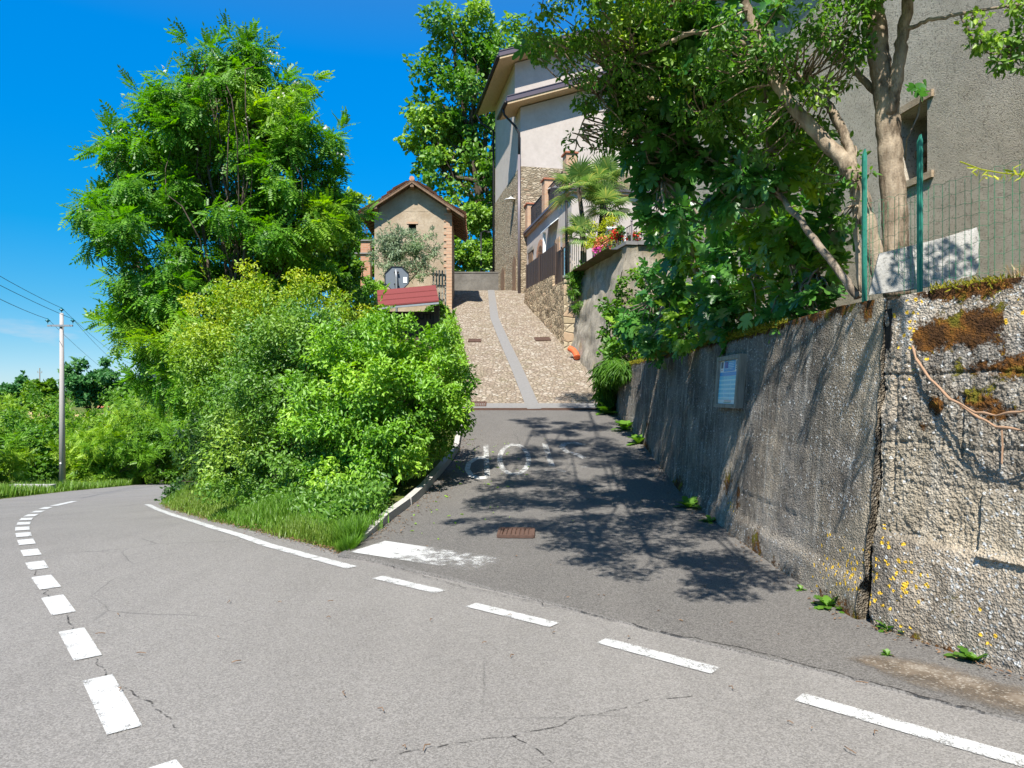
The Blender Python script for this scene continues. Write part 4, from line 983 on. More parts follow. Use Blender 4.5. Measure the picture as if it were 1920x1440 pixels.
# end wall
ew = MB(); x0, x1 = W(835, 0, 43.5).x, W(941, 0, 43.5).x
gridquad(ew, Vector((x0 - 1, 43.5, 7.2)), Vector((x1, 43.5, 7.2)), Vector((x1, 43.5, W(0, 512, 43.5).z)), Vector((x0 - 1, 43.5, W(0, 512, 43.5).z)), 20, 10, .05, 9)
ew.box(((x0 + x1 - 1) / 2, 43.68, W(0, 512, 43.5).z + .04), (x1 - x0 + 1.1, .42, .08)); ew.box(((x0 + x1 - 1) / 2, 43.72, 8.0), (x1 - x0 + 1, .3, 1.6))
M['endwall'] = m_plaster('shaded_grey_render', (.12, .11, .095), (.20, .185, .16), (.07, .065, .055), .8, 1.2, .4)  # grey render with the tree shade darkened into its colour
tag(obj('end_wall', ew, M['endwall']), 'grey rendered wall closing the top of the lane', 'wall')

# ---------------------------------------------------------------- barn on the right
BA = Vector((4.6, 6.3, 0)); BD = nrmz(np.array([-.12, .99])); BD = Vector((BD[0], BD[1], 0)); BN = Vector((-BD.y, BD.x, 0))
def BP(s, d, z): return BA + BD * s - BN * d + Vector((0, 0, z))        # d > 0 goes into the building
bn_ = thing('barn', 'big rough rendered barn behind the trees on the right', 'barn', BP(2, 0, 2))
h0, h1, hz0, hz1 = 1.30, 1.80, 3.98, 4.75
g = MB(); sA, sB, zb, zt = -9.5, 8.9, 1.9, 9.75
for (s0, s1, za, zc_) in ((sA, h0, zb, zt), (h1, sB, zb, zt), (h0, h1, zb, hz0), (h0, h1, hz1, zt)):
    g.box8([BP(s0, 0, za), BP(s1, 0, za), BP(s1, .4, za), BP(s0, .4, za)], [BP(s0, 0, zc_), BP(s1, 0, zc_), BP(s1, .4, zc_), BP(s0, .4, zc_)])
g.box8([BP(sA, 7.6, zb), BP(sB, 7.6, zb), BP(sB, 8, zb), BP(sA, 8, zb)], [BP(sA, 7.6, zt), BP(sB, 7.6, zt), BP(sB, 8, zt), BP(sA, 8, zt)])
for s0 in (sA, sB - .4): g.box8([BP(s0, .41, zb), BP(s0 + .4, .41, zb), BP(s0 + .4, 7.59, zb), BP(s0, 7.59, zb)], [BP(s0, .41, zt), BP(s0 + .4, .41, zt), BP(s0 + .4, 7.59, zt), BP(s0, 7.59, zt)])
wl = obj('wall', g, M['plaster_barn'], bn_)
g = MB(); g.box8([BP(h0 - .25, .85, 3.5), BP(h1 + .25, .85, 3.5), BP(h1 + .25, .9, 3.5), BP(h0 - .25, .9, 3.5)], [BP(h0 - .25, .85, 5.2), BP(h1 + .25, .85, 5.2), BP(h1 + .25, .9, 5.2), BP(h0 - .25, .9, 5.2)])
op = obj('opening_shade_panel', g, M['black'], bn_)  # black panel standing in for the shade inside the barn
g = MB()
for z_ in (hz0 - .08, hz1 + .005):
    g = MB(); g.box8([BP(h0 - .1, -.03, z_), BP(h1 + .1, -.03, z_), BP(h1 + .1, .3, z_), BP(h0 - .1, .3, z_)], [BP(h0 - .1, -.03, z_ + .075), BP(h1 + .1, -.03, z_ + .075), BP(h1 + .1, .3, z_ + .075), BP(h0 - .1, .3, z_ + .075)])
    obj('lintel' if z_ > hz0 else 'sill', g, M['plaster_hut'], op)
lg = MB(); 
for i in range(26):
    s = rnd.uniform(h0, h1); z = rnd.uniform(hz0 + .02, hz0 + .5); r_ = rnd.uniform(.03, .055); c0 = BP(s, rnd.uniform(.22, .34), z)
    lg.tube([c0, c0 + Vector((rnd.uniform(.2, .4), rnd.uniform(-.15, .15), rnd.uniform(-.08, .08)))], r_, 8)
tag(obj('firewood', lg, M['oldwood']), 'pile of split firewood stored inside the barn opening', 'firewood')
g = MB(); ovb = .7
g.box8([BP(sA - .5, -ovb, 9.55), BP(sB + .6, -ovb, 9.55), BP(sB + .6, 4, 11.6), BP(sA - .5, 4, 11.6)], [BP(sA - .5, -ovb, 9.63), BP(sB + .6, -ovb, 9.63), BP(sB + .6, 4, 11.68), BP(sA - .5, 4, 11.68)])
g.box8([BP(sA - .5, 8.7, 9.55), BP(sB + .6, 8.7, 9.55), BP(sB + .6, 4, 11.6), BP(sA - .5, 4, 11.6)], [BP(sA - .5, 8.7, 9.63), BP(sB + .6, 8.7, 9.63), BP(sB + .6, 4, 11.68), BP(sA - .5, 4, 11.68)])
rf = obj('roof', g, M['terracotta'], bn_)
g = MB()
for i in range(24):
    s = sA + (sB - sA) * i / 23; p0 = BP(s, -ovb + .05, 9.42); p1 = BP(s, .5, 9.98); e = BD * .1; u_ = Vector((0, 0, .13))
    g.box8([p0, p1, p1 + e, p0 + e], [p0 + u_, p1 + u_, p1 + e + u_, p0 + e + u_])
obj('rafters', g, M['oldwood'], rf)
sh = MB(); c0 = W(1394, 74, 12.0); s_ = (Vector((c0.x, c0.y, 0)) - BA).dot(BD)
sh.box8([BP(7.2, -.02, 7.45), BP(7.55, -.02, 7.45), BP(7.55, .0, 7.45), BP(7.2, .0, 7.45)], [BP(7.2, -.02, 7.95), BP(7.55, -.02, 7.95), BP(7.55, .0, 7.95), BP(7.2, .0, 7.95)])
obj('painted_hole', sh, M['black'], bn_)  # black plate on the wall face, painted for the shade in a hole

# ---------------------------------------------------------------- things on and by the walls
# notice board on the concrete wall
def wp(px, py, out=0.0):
    """point on the battered face of the concrete wall seen at a pixel of the photo"""
    X0 = 2.5
    for _ in range(12):
        Yv = X0 * F / (px - 960); z = CAMZ - (py - HY) * Yv / F; X0 = WX - BAT * (TOPZ - z) - out
    return Vector((X0, Yv, z))
nb = thing('notice_board', 'blue and white information notice in a weathered wooden frame on the concrete wall', 'notice', wp(1368, 715, .03))
TL, TR, BR, BLc = wp(1349, 670, .045), wp(1391, 664, .045), wp(1388, 764, .045), wp(1345, 765, .045)
TL.z = TR.z = (TL.z + TR.z) / 2; BLc.z = BR.z = (BR.z + BLc.z) / 2
yf, yn = (TL.y + BLc.y) / 2, (TR.y + BR.y) / 2
def nbp(u, v, o=0.0):      # u 0 (far) .. 1 (near), v 0 bottom .. 1 top
    z = BLc.z + (TL.z - BLc.z) * v; return Vector((WX - BAT * (TOPZ - z) - .05 - o, yf + (yn - yf) * u, z))
def nbrect(mb, u0, u1, v0, v1, o0, o1): mb.box8([nbp(u0, v0, o0), nbp(u1, v0, o0), nbp(u1, v0, o1), nbp(u0, v0, o1)], [nbp(u0, v1, o0), nbp(u1, v1, o0), nbp(u1, v1, o1), nbp(u0, v1, o1)])
g = MB(); nbrect(g, .0, 1, 0, .075, -.05, .035); nbrect(g, 0, 1, .915, 1, -.05, .035); nbrect(g, 0, .085, .0755, .9145, -.05, .033); nbrect(g, .915, 1, .0755, .9145, -.05, .033); obj('frame', g, M['greywood'], nb)
g = MB(); nbrect(g, .086, .914, .076, .914, -.04, .004); sh_ = obj('sheet', g, M['white'], nb)
def sheetpart(name, mat, rects, o=.008):
    mb = MB()
    for r_ in rects: nbrect(mb, *r_, .0045, o)
    obj(name, mb, mat, sh_)
sheetpart('blue_heading', M['blue1'], [(.27, .75, .70, .91), (.10, .90, .615, .685)])
sheetpart('emblem', M['blue2'], [(.31, .44, .765, .885)], .010)
sheetpart('pale_table', M['blue3'], [(.10, .90, .155, .61)], .007)
sheetpart('table_rows', M['blue4'], [(.10, .90, .175 + i * .085, .205 + i * .085) for i in range(5)] + [(.34, .345, .16, .60), (.62, .625, .16, .60)], .009)
sheetpart('heading_lines', M['blue4'], [(.48, .72, .875 - i * .033, .885 - i * .033) for i in range(4)] + [(.30, .66, .748, .756)], .0105)
sheetpart('crest', M['flag'], [(.13, .22, .77, .89), (.79, .87, .73, .75), (.79, .87, .77, .79), (.79, .87, .81, .88)], .0075)
sheetpart('red_line', M['redtext'], [(.38, .68, .125, .135), (.15, .19, .72, .735)], .0075); sheetpart('green_line', M['L_palm'], [(.36, .66, .098, .106)], .0075)

# leaning pale slab behind the wire fence
sl = thing('concrete_slab', 'pale broken concrete slab leaning behind the green wire fence', 'slab', W(1730, 500, 5.1))
po = [(1629, 553, 5.16), (1649, 475, 5.22), (1700, 463, 5.18), (1775, 444, 5.1), (1812, 432, 5.07), (1832, 426, 5.05), (1838, 450, 5.03), (1834, 470, 5.02), (1837, 492, 5.0), (1829, 515, 4.98), (1760, 535, 5.0), (1700, 546, 5.08)]
g = MB(); g.prism([W(a, b, c) for a, b, c in po], Vector((.05, .11, .02))); obj('slab', g, M['slab'], sl)

# green wire fence
wf = thing('wire_fence', 'green wire mesh fence on two green posts above the corner wall', 'fence', (2.75, 4.9, 2.3))
for (px, py0, py1, Yp) in ((1621, 555, 279, 5.44), (1725, 525, 252, 4.93)):
    a_ = W(px, py0, Yp); b_ = W(px, py1, Yp); g = MB(); a_.z = 2.2
    g.box8([(a_.x - .014, Yp - .012, a_.z), (a_.x + .014, Yp - .012, a_.z), (a_.x + .014, Yp + .016, a_.z), (a_.x - .014, Yp + .016, a_.z)], [(b_.x - .014, Yp - .012, b_.z - .05), (b_.x + .014, Yp - .012, b_.z - .05), (b_.x + .014, Yp + .016, b_.z - .05), (b_.x - .014, Yp + .016, b_.z - .05)])
    g.box((a_.x, Yp - .016, (a_.z + b_.z) / 2 - .04), (.010, .008, b_.z - a_.z - .1)); g.prism([(b_.x - .014, Yp - .012, b_.z - .05), (b_.x + .014, Yp - .012, b_.z - .05), (b_.x + .003, Yp - .012, b_.z)], (0, .028, 0))
    for kk in range(8): g.box((a_.x - .004, Yp - .0135, a_.z + .15 + kk * .13), (.006, .004, .012))
    obj('post', g, M['greenpost'], wf)
g = MB(); ml = [(2.705, 5.45), (2.85, 4.92), (3.21, 4.22), (3.7, 3.0), (4.3, 1.8)]; ps = resample(ml, 300)
Lm = np.linalg.norm(np.diff(ps, axis=0), axis=1).sum(); nv = int(Lm / .048)
pv = resample(ml, nv)
for i in range(nv):
    x, y = pv[i]; j = .006 * math.sin(i * 2.3); g.box((x + j, y, 2.66), (.0024, .0024, .76 - .02 * (i % 3)))
for kk in range(9):
    z = 2.30 + kk * .0925; pts = [(pv[i][0] + .006 * math.sin(i * 2.3), pv[i][1], z + (.010 if i % 2 else -.004) + .015 * math.sin(i * .21 + kk)) for i in range(nv)]
    g.tube(pts, .0014, 3, False)
obj('mesh', g, M['greenwire'], wf)

# bare creeper stems hanging over the rough wall
cr = thing('bare_creeper', 'bare brown creeper stems sagging across the rough corner wall', 'creeper', W(1800, 740, 4.5)); 
def frp(px, py, out):
    s, z = pxfront(px, py); b = np.array([2.665, 4.97]) + FD * s + FN * (BAT * (TOPZ - z) + out); return Vector((b[0], b[1], z))
for k_, pts in enumerate((((1686, 650, .02), (1700, 676, .05), (1735, 712, .09), (1780, 748, .13), (1835, 772, .17), (1880, 777, .21), (1930, 770, .24), (2000, 752, .22)), ((1695, 672, .03), (1725, 706, .07), (1775, 748, .10), (1835, 782, .13), (1870, 798, .15), (1930, 806, .17), (2010, 800, .15)))):
    P_ = [frp(*q) for q in pts]; g = MB(); Q = []
    for i in range(len(P_) - 1):
        for s in range(6): Q.append(P_[i].lerp(P_[i + 1], s / 6) + Vector((0, 0, .003 * math.sin(i * 6 + s))))
    g.tube(Q, [.0075 + .002 * math.sin(i * .8) for i in range(len(Q))], 6); obj('stem', g, M['vine'], cr, True)
g = MB(); g.tube([frp(1858, 805, .03), frp(1859, 835, .02), frp(1861, 868, .03)], .005, 5); obj('tendril', g, M['vine'], cr)

# orange pipe end
op_ = thing('drain_pipe', 'short orange plastic drain pipe at the foot of the garden wall', 'pipe', hitL(1078, 672)); c0 = hitL(1079, 676)
P_ = [c0 + Vector((.04, -.12, .10)), c0 + Vector((.02, .02, .22)), c0 + Vector((-.05, .16, .34)), c0 + Vector((-.18, .26, .42))]
g = MB(); g.tube(P_, [.10, .10, .10, .10], 12, False); g.tube(P_, [.088] * 4, 12, False); obj('pipe', g, M['orange'], op_, True)
g = MB(); g.lathe((0, 0, 0), [(.105, -.03), (.115, -.02), (.115, .02), (.105, .03)], 12); dv_ = (P_[0] - P_[1]).normalized(); q_ = dv_.to_track_quat('Z', 'Y').to_matrix(); g.v = [tuple(q_ @ Vector(v) + P_[0] - dv_ * .03) for v in g.v]; obj('collar', g, M['orange'], op_, True)

# ---------------------------------------------------------------- stop sign seen from behind and red roofed notice kiosk
sg = thing('road_sign', 'grey back of an octagonal road sign on a post', 'road sign', W(744, 700, 18.6)); c0 = W(744, 522, 18.6); rr_ = .335
def octa(r, d): return [Vector((c0.x + r * math.cos(R(22.5 + 45 * i)), 18.6 + d, c0.z + r * math.sin(R(22.5 + 45 * i)))) for i in range(8)]
yawm = Matrix.Rotation(R(6), 3, 'Z')
def oct_rot(mb): mb.v = [tuple(yawm @ (Vector(v) - c0) + c0) for v in mb.v]
g = MB(); g.prism(octa(rr_, 0), (0, .012, 0)); oct_rot(g); obj('plate', g, M['sign'], sg)
g = MB(); A_, B_ = octa(rr_ + .008, -.02), octa(rr_ - .012, -.02)
for i in range(8): g.box8([A_[i], A_[(i + 1) % 8], B_[(i + 1) % 8], B_[i]], [p + Vector((0, .05, 0)) for p in (A_[i], A_[(i + 1) % 8], B_[(i + 1) % 8], B_[i])])
oct_rot(g); obj('rim', g, M['blackpipe'], sg)
g = MB(); g.tube([(c0.x + .03, 18.53, float(terrain([c0.x], [18.53])[0]) - .1), (c0.x, 18.53, c0.z), (c0.x - .015, 18.53, c0.z + .22)], .03, 10); obj('post', g, M['galv'], sg, True)
g = MB(); 
for dz in (.15, -.16): g.box((c0.x, 18.545, c0.z + dz), (.12, .055, .035))
obj('clamps', g, M['blackpipe'], sg)
g = MB(); g.box((c0.x + .215, 18.594 + .02, c0.z - .04), (.095, .004, .15), M=yawm); obj('sticker', g, M['white'], sg)
ki = thing('notice_kiosk', 'wooden notice kiosk with a red shingle roof sticking out above the hedge', 'kiosk', W(768, 700, 15.2))
Yk = 15.2; bl = W(709, 574, Yk - .35); brk = W(823, 564, Yk - .35); tlk = W(707, 545, Yk + .05); trk = W(817, 535, Yk + .05)
g = MB(); up = Vector((0, 0, .03))
rows_ = []
for i in range(4):
    p0 = bl.lerp(tlk, i / 3.0); p1 = brk.lerp(trk, i / 3.0)
    if i < 3:
        q0 = bl.lerp(tlk, (i + 1) / 3.0 + .03); q1 = brk.lerp(trk, (i + 1) / 3.0 + .03); e = Vector((0, -.008, .014))
        g.box8([p0 + e - up, p1 + e - up, q1 - up, q0 - up], [p0 + e, p1 + e, q1, q0])
back = Vector((0, .42, -.28))
g.box8([tlk - up, trk - up, trk + back - up, tlk + back - up], [tlk + Vector((0, 0, .004)), trk + Vector((0, 0, .004)), trk + back, tlk + back])
obj('roof', g, M['shingle'], ki)
g = MB(); g.box8([bl + Vector((0, -.03, -.07)), brk + Vector((0, -.03, -.07)), brk + Vector((0, .01, -.07)), bl + Vector((0, .01, -.07))], [bl + Vector((0, -.03, -.032)), brk + Vector((0, -.03, -.032)), brk + Vector((0, .01, -.032)), bl + Vector((0, .01, -.032))]); obj('fascia', g, M['galv'], ki)
gz = float(terrain([(bl.x + brk.x) / 2], [Yk])[0])
for u in (.04, .93):
    g = MB(); p = bl.lerp(brk, u); g.box((p.x, Yk + .05, (p.z - .05 + gz) / 2), (.11, .11, p.z - .05 - gz)); obj('post', g, M['kioskwood'], ki)
g = MB(); p0, p1 = bl.lerp(brk, .09), bl.lerp(brk, .88); g.box(((p0.x + p1.x) / 2, Yk + .08, p0.z - .65), (p1.x - p0.x, .04, 1.15)); bd = obj('board', g, M['kioskwood'], ki)
def textobj(name, s, loc, size, mat, parent, rot):
    cu = bpy.data.curves.new(name, 'FONT'); cu.body = s; cu.size = size; cu.extrude = .004; cu.align_x = 'CENTER'; cu.align_y = 'CENTER'
    to = bpy.data.objects.new(name, cu); COL.objects.link(to); to.rotation_euler = rot; to.location = loc; bpy.context.view_layer.update()
    me = bpy.data.meshes.new_from_object(to); me.transform(to.matrix_world); bpy.data.objects.remove(to)
    off = WLOC[parent.name]; me.transform(Matrix.Translation(-off)); me.name = name
    o = link(name, me, mat, parent); WLOC[o.name] = off; return o
textobj('lettering', 'BENVENUTI', ((p0.x + p1.x) / 2, Yk + .052, p0.z - .19), .17, M['black'], bd, (R(90), 0, 0))

# ---------------------------------------------------------------- leaves
def hexleaf(w=.5, fold=.12, droop=.1):
    v = [(0, 0, 0), (w * .42, .32, fold), (w * .36, .68, fold * .6 - droop * .3), (0, 1, -droop), (-w * .36, .68, fold * .6 - droop * .3), (-w * .42, .32, fold)]
    return np.array(v), [(0, 1, 2, 3), (0, 3, 4, 5)]
def diamond(w=.5):
    return np.array([(0, 0, 0), (w * .5, .5, .05), (0, 1, -.05), (-w * .5, .5, .05)]), [(0, 1, 2, 3)]
def pinnate(npair=6, w=.34, l=.30, droop=.35):
    vs = []; fs = []
    def leaflet(b, d, s):
        n = len(vs); q = np.array([-d[1], d[0], 0]); d = np.array([d[0], d[1], -.25])
        for p in (b, b + d * s * .5 + q * s * .22, b + d * s, b + d * s * .5 - q * s * .22): vs.append(tuple(p))
        fs.append((n, n + 1, n + 2, n + 3))
    for i in range(npair):
        t = .15 + .8 * i / npair; b = np.array([0, t, -droop * t * t])
        s = l * (1 - .25 * abs(t - .5))
        for sg_ in (-1, 1): leaflet(b, np.array([sg_ * .92, .38]), s)
    leaflet(np.array([0, .95, -droop * .9]), np.array([0, 1.0]), l)
    return np.array(vs), fs
def figleaf():
    prof = [(0, .0), (.16, .02), (.34, .16), (.40, .30), (.30, .36), (.20, .38), (.40, .54), (.46, .68), (.36, .74), (.24, .64), (.14, .56), (.17, .78), (.12, .95), (0, 1.02)]
    pts = [(x, y) for x, y in prof] + [(-x, y) for x, y in prof[-2:0:-1]]
    vs = [(0, .40, -.03)] + [(x, y, .10 * abs(x) - .25 * (y - .4) ** 2) for x, y in pts]; n = len(pts)
    return np.array(vs), [(0, 1 + i, 1 + (i + 1) % n) for i in range(n)]
def frame_leaves(pos, axis, nrm, scl, tmpl):
    V, Fs = tmpl; axis = nrmz(axis); x = nrmz(np.cross(axis, nrm)); z = np.cross(x, axis); k = len(V)
    P = pos[:, None, :] + scl[:, None, None] * (V[None, :, 0:1] * x[:, None, :] + V[None, :, 1:2] * axis[:, None, :] + V[None, :, 2:3] * z[:, None, :])
    f = np.array(Fs); off = (np.arange(len(pos)) * k)[:, None, None]
    return P.reshape(-1, 3), (f[None] + off).reshape(-1, f.shape[1])
def leaves(name, pos, axis, nrm, scl, tmpl, mat, parent=None, tint=None, tip=None):
    V, Fc = frame_leaves(pos, axis, nrm, scl, tmpl)
    at = {} if tint is None else {'tint': np.repeat(tint, len(tmpl[0]))}
    return fastmesh(name, V, [Fc], mat, parent, at)

def rdir(g, n): return nrmz(g.normal(size=(n, 3)))
def superball(d, p=2.0): return d / (np.abs(d) ** p).sum(1, keepdims=True) ** (1 / p)

def clumps(g, envs, per, sub=.38, p=2.0, shell=(.5, 1.0), cut=None):
    """sub clump centres and radii spread in and over the envelopes: list of (centre, radii, weight)"""
    C, Rr, O = [], [], []
    for e in envs:
        c, r = np.array(e[0], float), np.array(e[1], float) * np.ones(3); n = max(3, int(per * (e[2] if len(e) > 2 else 1)))
        d = superball(rdir(g, n), p); u = g.uniform(shell[0], shell[1], (n, 1)) ** .7
        C.append(c + d * r * u); O.append(d); Rr.append(np.full(n, r.mean() * sub) * g.uniform(.6, 1.25, n))
    return np.concatenate(C), np.concatenate(Rr), np.concatenate(O)
def fill(g, C, Rr, O, n, flat=.8, out=.5, up=.5, down=0.0, rad=.75):
    i = g.choice(len(C), n, p=Rr ** 2 / (Rr ** 2).sum()); d = rdir(g, n); u = g.uniform(.25, 1, (n, 1)) ** rad
    q = d * u * Rr[i][:, None]; q[:, 2] *= flat
    pos = C[i] + q; o = nrmz(d + O[i] * .8)
    axis = nrmz(o * out + rdir(g, n) * .75 + np.array([0, 0, -down])); nrm = nrmz(np.array([0, 0, up]) + o * .55 + rdir(g, n) * .5 + np.array([0, -.12, 0]))
    return pos, axis, nrm, o
def limb(mb, p0, p1, r0, r1, g, bend=.12, n=9, sides=7):
    p0, p1 = np.array(p0, float), np.array(p1, float); L = np.linalg.norm(p1 - p0); t = np.linspace(0, 1, n)[:, None]
    k1, k2 = g.normal(size=3) * L * bend, g.normal(size=3) * L * bend * .4
    P = p0 * (1 - t) + p1 * t + np.sin(math.pi * t) * k1 + np.sin(2 * math.pi * t) * k2
    mb.tube([tuple(q) for q in P], list(np.linspace(r0, r1, n)), sides); return P
def E(px, py, Yd, r, w=1.0, ry=None): return (tuple(W(px, py, Yd)), (r, ry or r, r), w)

def tree(name, label, cat, base, envs, leafm, barkm, tmpl, lsize, nleaf, seed, per=9, sub=.4, trunk_r=.2, fork=.45, group=None, tintf=None, up=.5, down=.15, flat=.8, p=2.0, shell=(.5, 1.0), twig=.02, out=.5, crown='crown', trunkpts=None, tips=0):
    g = np.random.default_rng(seed); root = thing(name, label, cat, base, group)
    C, Rr, O = clumps(g, envs, per, sub, p, shell)
    pos, ax, nr, o = fill(g, C, Rr, O, nleaf, flat=flat, up=up, down=down, out=out)
    if tips:      # loose sprays that break the outline
        ns = int(tips); i = g.integers(0, len(C), ns); st = C[i] + O[i] * Rr[i][:, None] * .7; dr_ = nrmz(O[i] + rdir(g, ns) * .6 + np.array([0, 0, .25])); ln = Rr[i] * g.uniform(.8, 1.7, ns)
        kk = 9; t = np.linspace(.2, 1, kk); sp = st[:, None, :] + dr_[:, None, :] * (ln[:, None] * t)[:, :, None] + np.array([0, 0, -1]) * ((ln[:, None] * t ** 2) * .25)[:, :, None]
        sp = sp.reshape(-1, 3); m_ = len(sp); a2 = nrmz(np.repeat(dr_, kk, 0) + rdir(g, m_) * .7); n2 = nrmz(np.array([0, 0, .8]) + rdir(g, m_) * .5)
        pos = np.concatenate([pos, sp]); ax = np.concatenate([ax, a2]); nr = np.concatenate([nr, n2])
    tint = None
    if tintf is not None: tint = np.clip(tintf(pos, g), 0, 1)
    leaves(crown, pos, ax, nr, lsize * g.uniform(.65, 1.2, len(pos)), tmpl, leafm, root, tint)
    mb = MB(); ctr = np.mean([e[0] for e in envs], 0); b = np.array(base, float)
    top = b + (ctr - b) * fork; P = limb(mb, b - np.array([0, 0, .25]), top, trunk_r * 1.15, trunk_r * .75, g, .05, 10, 9)
    for e in envs:
        c = np.array(e[0]); s_ = P[g.integers(5, 10)]; Q = limb(mb, s_, c, trunk_r * .5, trunk_r * .2, g, .05, 8, 6)
        dd = np.linalg.norm(C - c, axis=1); idx = np.argsort(dd)[:max(4, per // 2)]
        for j in idx: limb(mb, Q[g.integers(3, 8)], C[j], trunk_r * .17, twig * .5, g, .12, 6, 4)
    obj('trunk', mb, barkm, root, True)
    return root
T_HEX = hexleaf(.55); T_HEXW = hexleaf(.75, .1, .15); T_DIA = diamond(.55); T_PIN = pinnate(); T_FIG = figleaf(); T_NARROW = hexleaf(.24, .04, .05)
def noisetint(scale, lo, hi, seed, zlo=None, zhi=None, prob=1.0):
    def f(p, g):
        t = sstep(lo, hi, vnoise(p * scale, seed))
        if zlo is not None: t = t * sstep(zlo, zhi, p[:, 2])
        return t * g.uniform(0.15, 1, len(p)) * prob
    return f

# --- hedge along the lane mouth
def bush(name, label, envs, leafm, tmpl, lsize, n, seed, base, p=2.6, per=60, sub=.24, tintf=None, **k):
    return tree(name, label, 'bush', base, envs, leafm, M['barkdark'], tmpl, lsize, n, seed, per=per, sub=sub, trunk_r=.035, fork=.25, tintf=tintf, p=p, shell=(.35, 1.0), crown='foliage', twig=.006, **k)
bush('rounded_bush', 'rounded bright green bush overhanging the kerb, hiding the foot of the kiosk',
     [((-1.75, 10.75, 1.52), (1.0, 1.15, 1.22), 1.4), ((-2.2, 10.4, .85), (.8, .95, 1.0), .9), ((-2.6, 10.8, 1.5), (.75, 1.0, 1.2), .8), ((-1.12, 11.0, 1.75), (.50, .8, .75), .5)],
     M['L_front'], hexleaf(.52, .12, .12), .078, 46000, 3, (-1.75, 10.8, .15), tintf=noisetint(1.6, .35, .75, 4), up=.75, tips=70)
bush('yellow_bush', 'tall bush with yellow green young shoots and reddish tips in front of the locust tree',
     [((-4.55, 13.4, 2.5), (1.65, 1.2, 1.5), 1.4), ((-3.0, 13.0, 2.3), (.8, .9, .9), .6), ((-3.7, 13.7, 2.75), (.95, 1.0, 1.1), .8), ((-5.6, 13.9, 2.35), (1.0, 1.1, 1.3), .8), ((-4.4, 13.2, 1.5), (1.0, .9, .8), .4)],
     M['L_yellow'], T_HEX, .068, 46000, 5, (-4.6, 13.8, -.1), tintf=noisetint(.9, .3, .62, 6, 1.6, 3.6), up=.6, tips=160)
bush('mixed_bush', 'grey green bush in the middle of the hedge between yellow and bright green bushes',
     [((-3.3, 11.6, 1.5), (1.25, 1.0, 1.45), 1.3), ((-2.6, 11.7, 1.95), (.8, .9, .95), .7), ((-3.4, 11.0, .55), (1.25, .9, .9), .8), ((-4.4, 12.3, 1.2), (.9, .9, 1.5), .8), ((-4.0, 12.2, 2.2), (.8, .9, .9), .6)],
     M['L_mid'], T_HEX, .068, 46000, 8, (-3.3, 11.8, .0), tintf=noisetint(1.1, .5, .8, 9), up=.45, tips=80)
bush('low_bush', 'low bush of golden green shoots behind the rounded bush, below the hut garden',
     [((-3.0, 13.6, 2.15), (.85, .8, .75), 1.0), ((-2.2, 13.6, 1.9), (.6, .7, .6), .7)],
     M['L_yellow'], T_HEX, .07, 9000, 15, (-2.7, 13.7, .6), tintf=noisetint(1.2, .3, .7, 16), up=.6, tips=50, per=30)
bush('ivy_bush', 'dark ivy covered thicket at the bend, below the locust tree',
     [((-6.35, 16.8, 1.0), (.95, 1.3, 1.9), 1.2), ((-6.0, 16.2, .2), (1.1, 1.2, 1.4), 1), ((-6.5, 17.0, 2.7), (1.0, 1.2, 1.0), .9), ((-7.3, 17.3, -.65), (1.0, 1.1, .7), .7), ((-8.1, 17.8, -1.0), (.7, .9, .3), .4), ((-5.7, 14.9, .4), (1.1, 1.0, 1.4), .9), ((-4.9, 13.3, .3), (1.0, .8, 1.1), .8)],
     M['L_ivy'], T_HEXW, .085, 40000, 21, (-7.4, 17.2, -.6), tintf=noisetint(.8, .6, .85, 23), up=.35, down=.35)

# --- locust tree behind the hedge
Yr = 17.0
renv = [E(400, 185, Yr, 1.15), E(500, 165, Yr + .3, .9), E(330, 250, Yr, .95), E(530, 240, Yr + .3, .95), E(280, 340, Yr - .3, 1.0), E(430, 300, Yr + .8, 1.5), E(570, 320, Yr + .2, 1.0), E(205, 410, Yr - .3, .72), E(290, 450, Yr - .4, 1.1), E(430, 440, Yr + .4, 1.6, 1.3), E(555, 420, Yr + .6, 1.25), E(622, 400, Yr + .8, .62), E(330, 545, Yr, 1.15), E(460, 540, Yr + .7, 1.3), E(280, 630, Yr + .2, .85), E(250, 560, Yr, .55), E(605, 340, Yr + .5, .6), E(165, 395, Yr - .3, .4), E(460, 110, Yr + .2, .5), E(385, 120, Yr, .45), E(245, 265, Yr, .5), E(235, 300, Yr - .2, .45), E(335, 660, Yr - .5, .75), E(390, 620, Yr - .6, .8), E(360, 730, Yr - .3, .6), E(300, 700, Yr, .5)]
tree('locust_tree', 'tall feathery locust tree rising above the hedge against the sky', 'tree', (-6.6, 17.6, -.3), renv, M['L_rob'], M['barkdark'], T_PIN, .36, 20000, 31, per=18, sub=.36, trunk_r=.10, tintf=noisetint(.7, .5, .85, 32), up=.8, down=.45, flat=.7, tips=130, shell=(.45, 1.05))
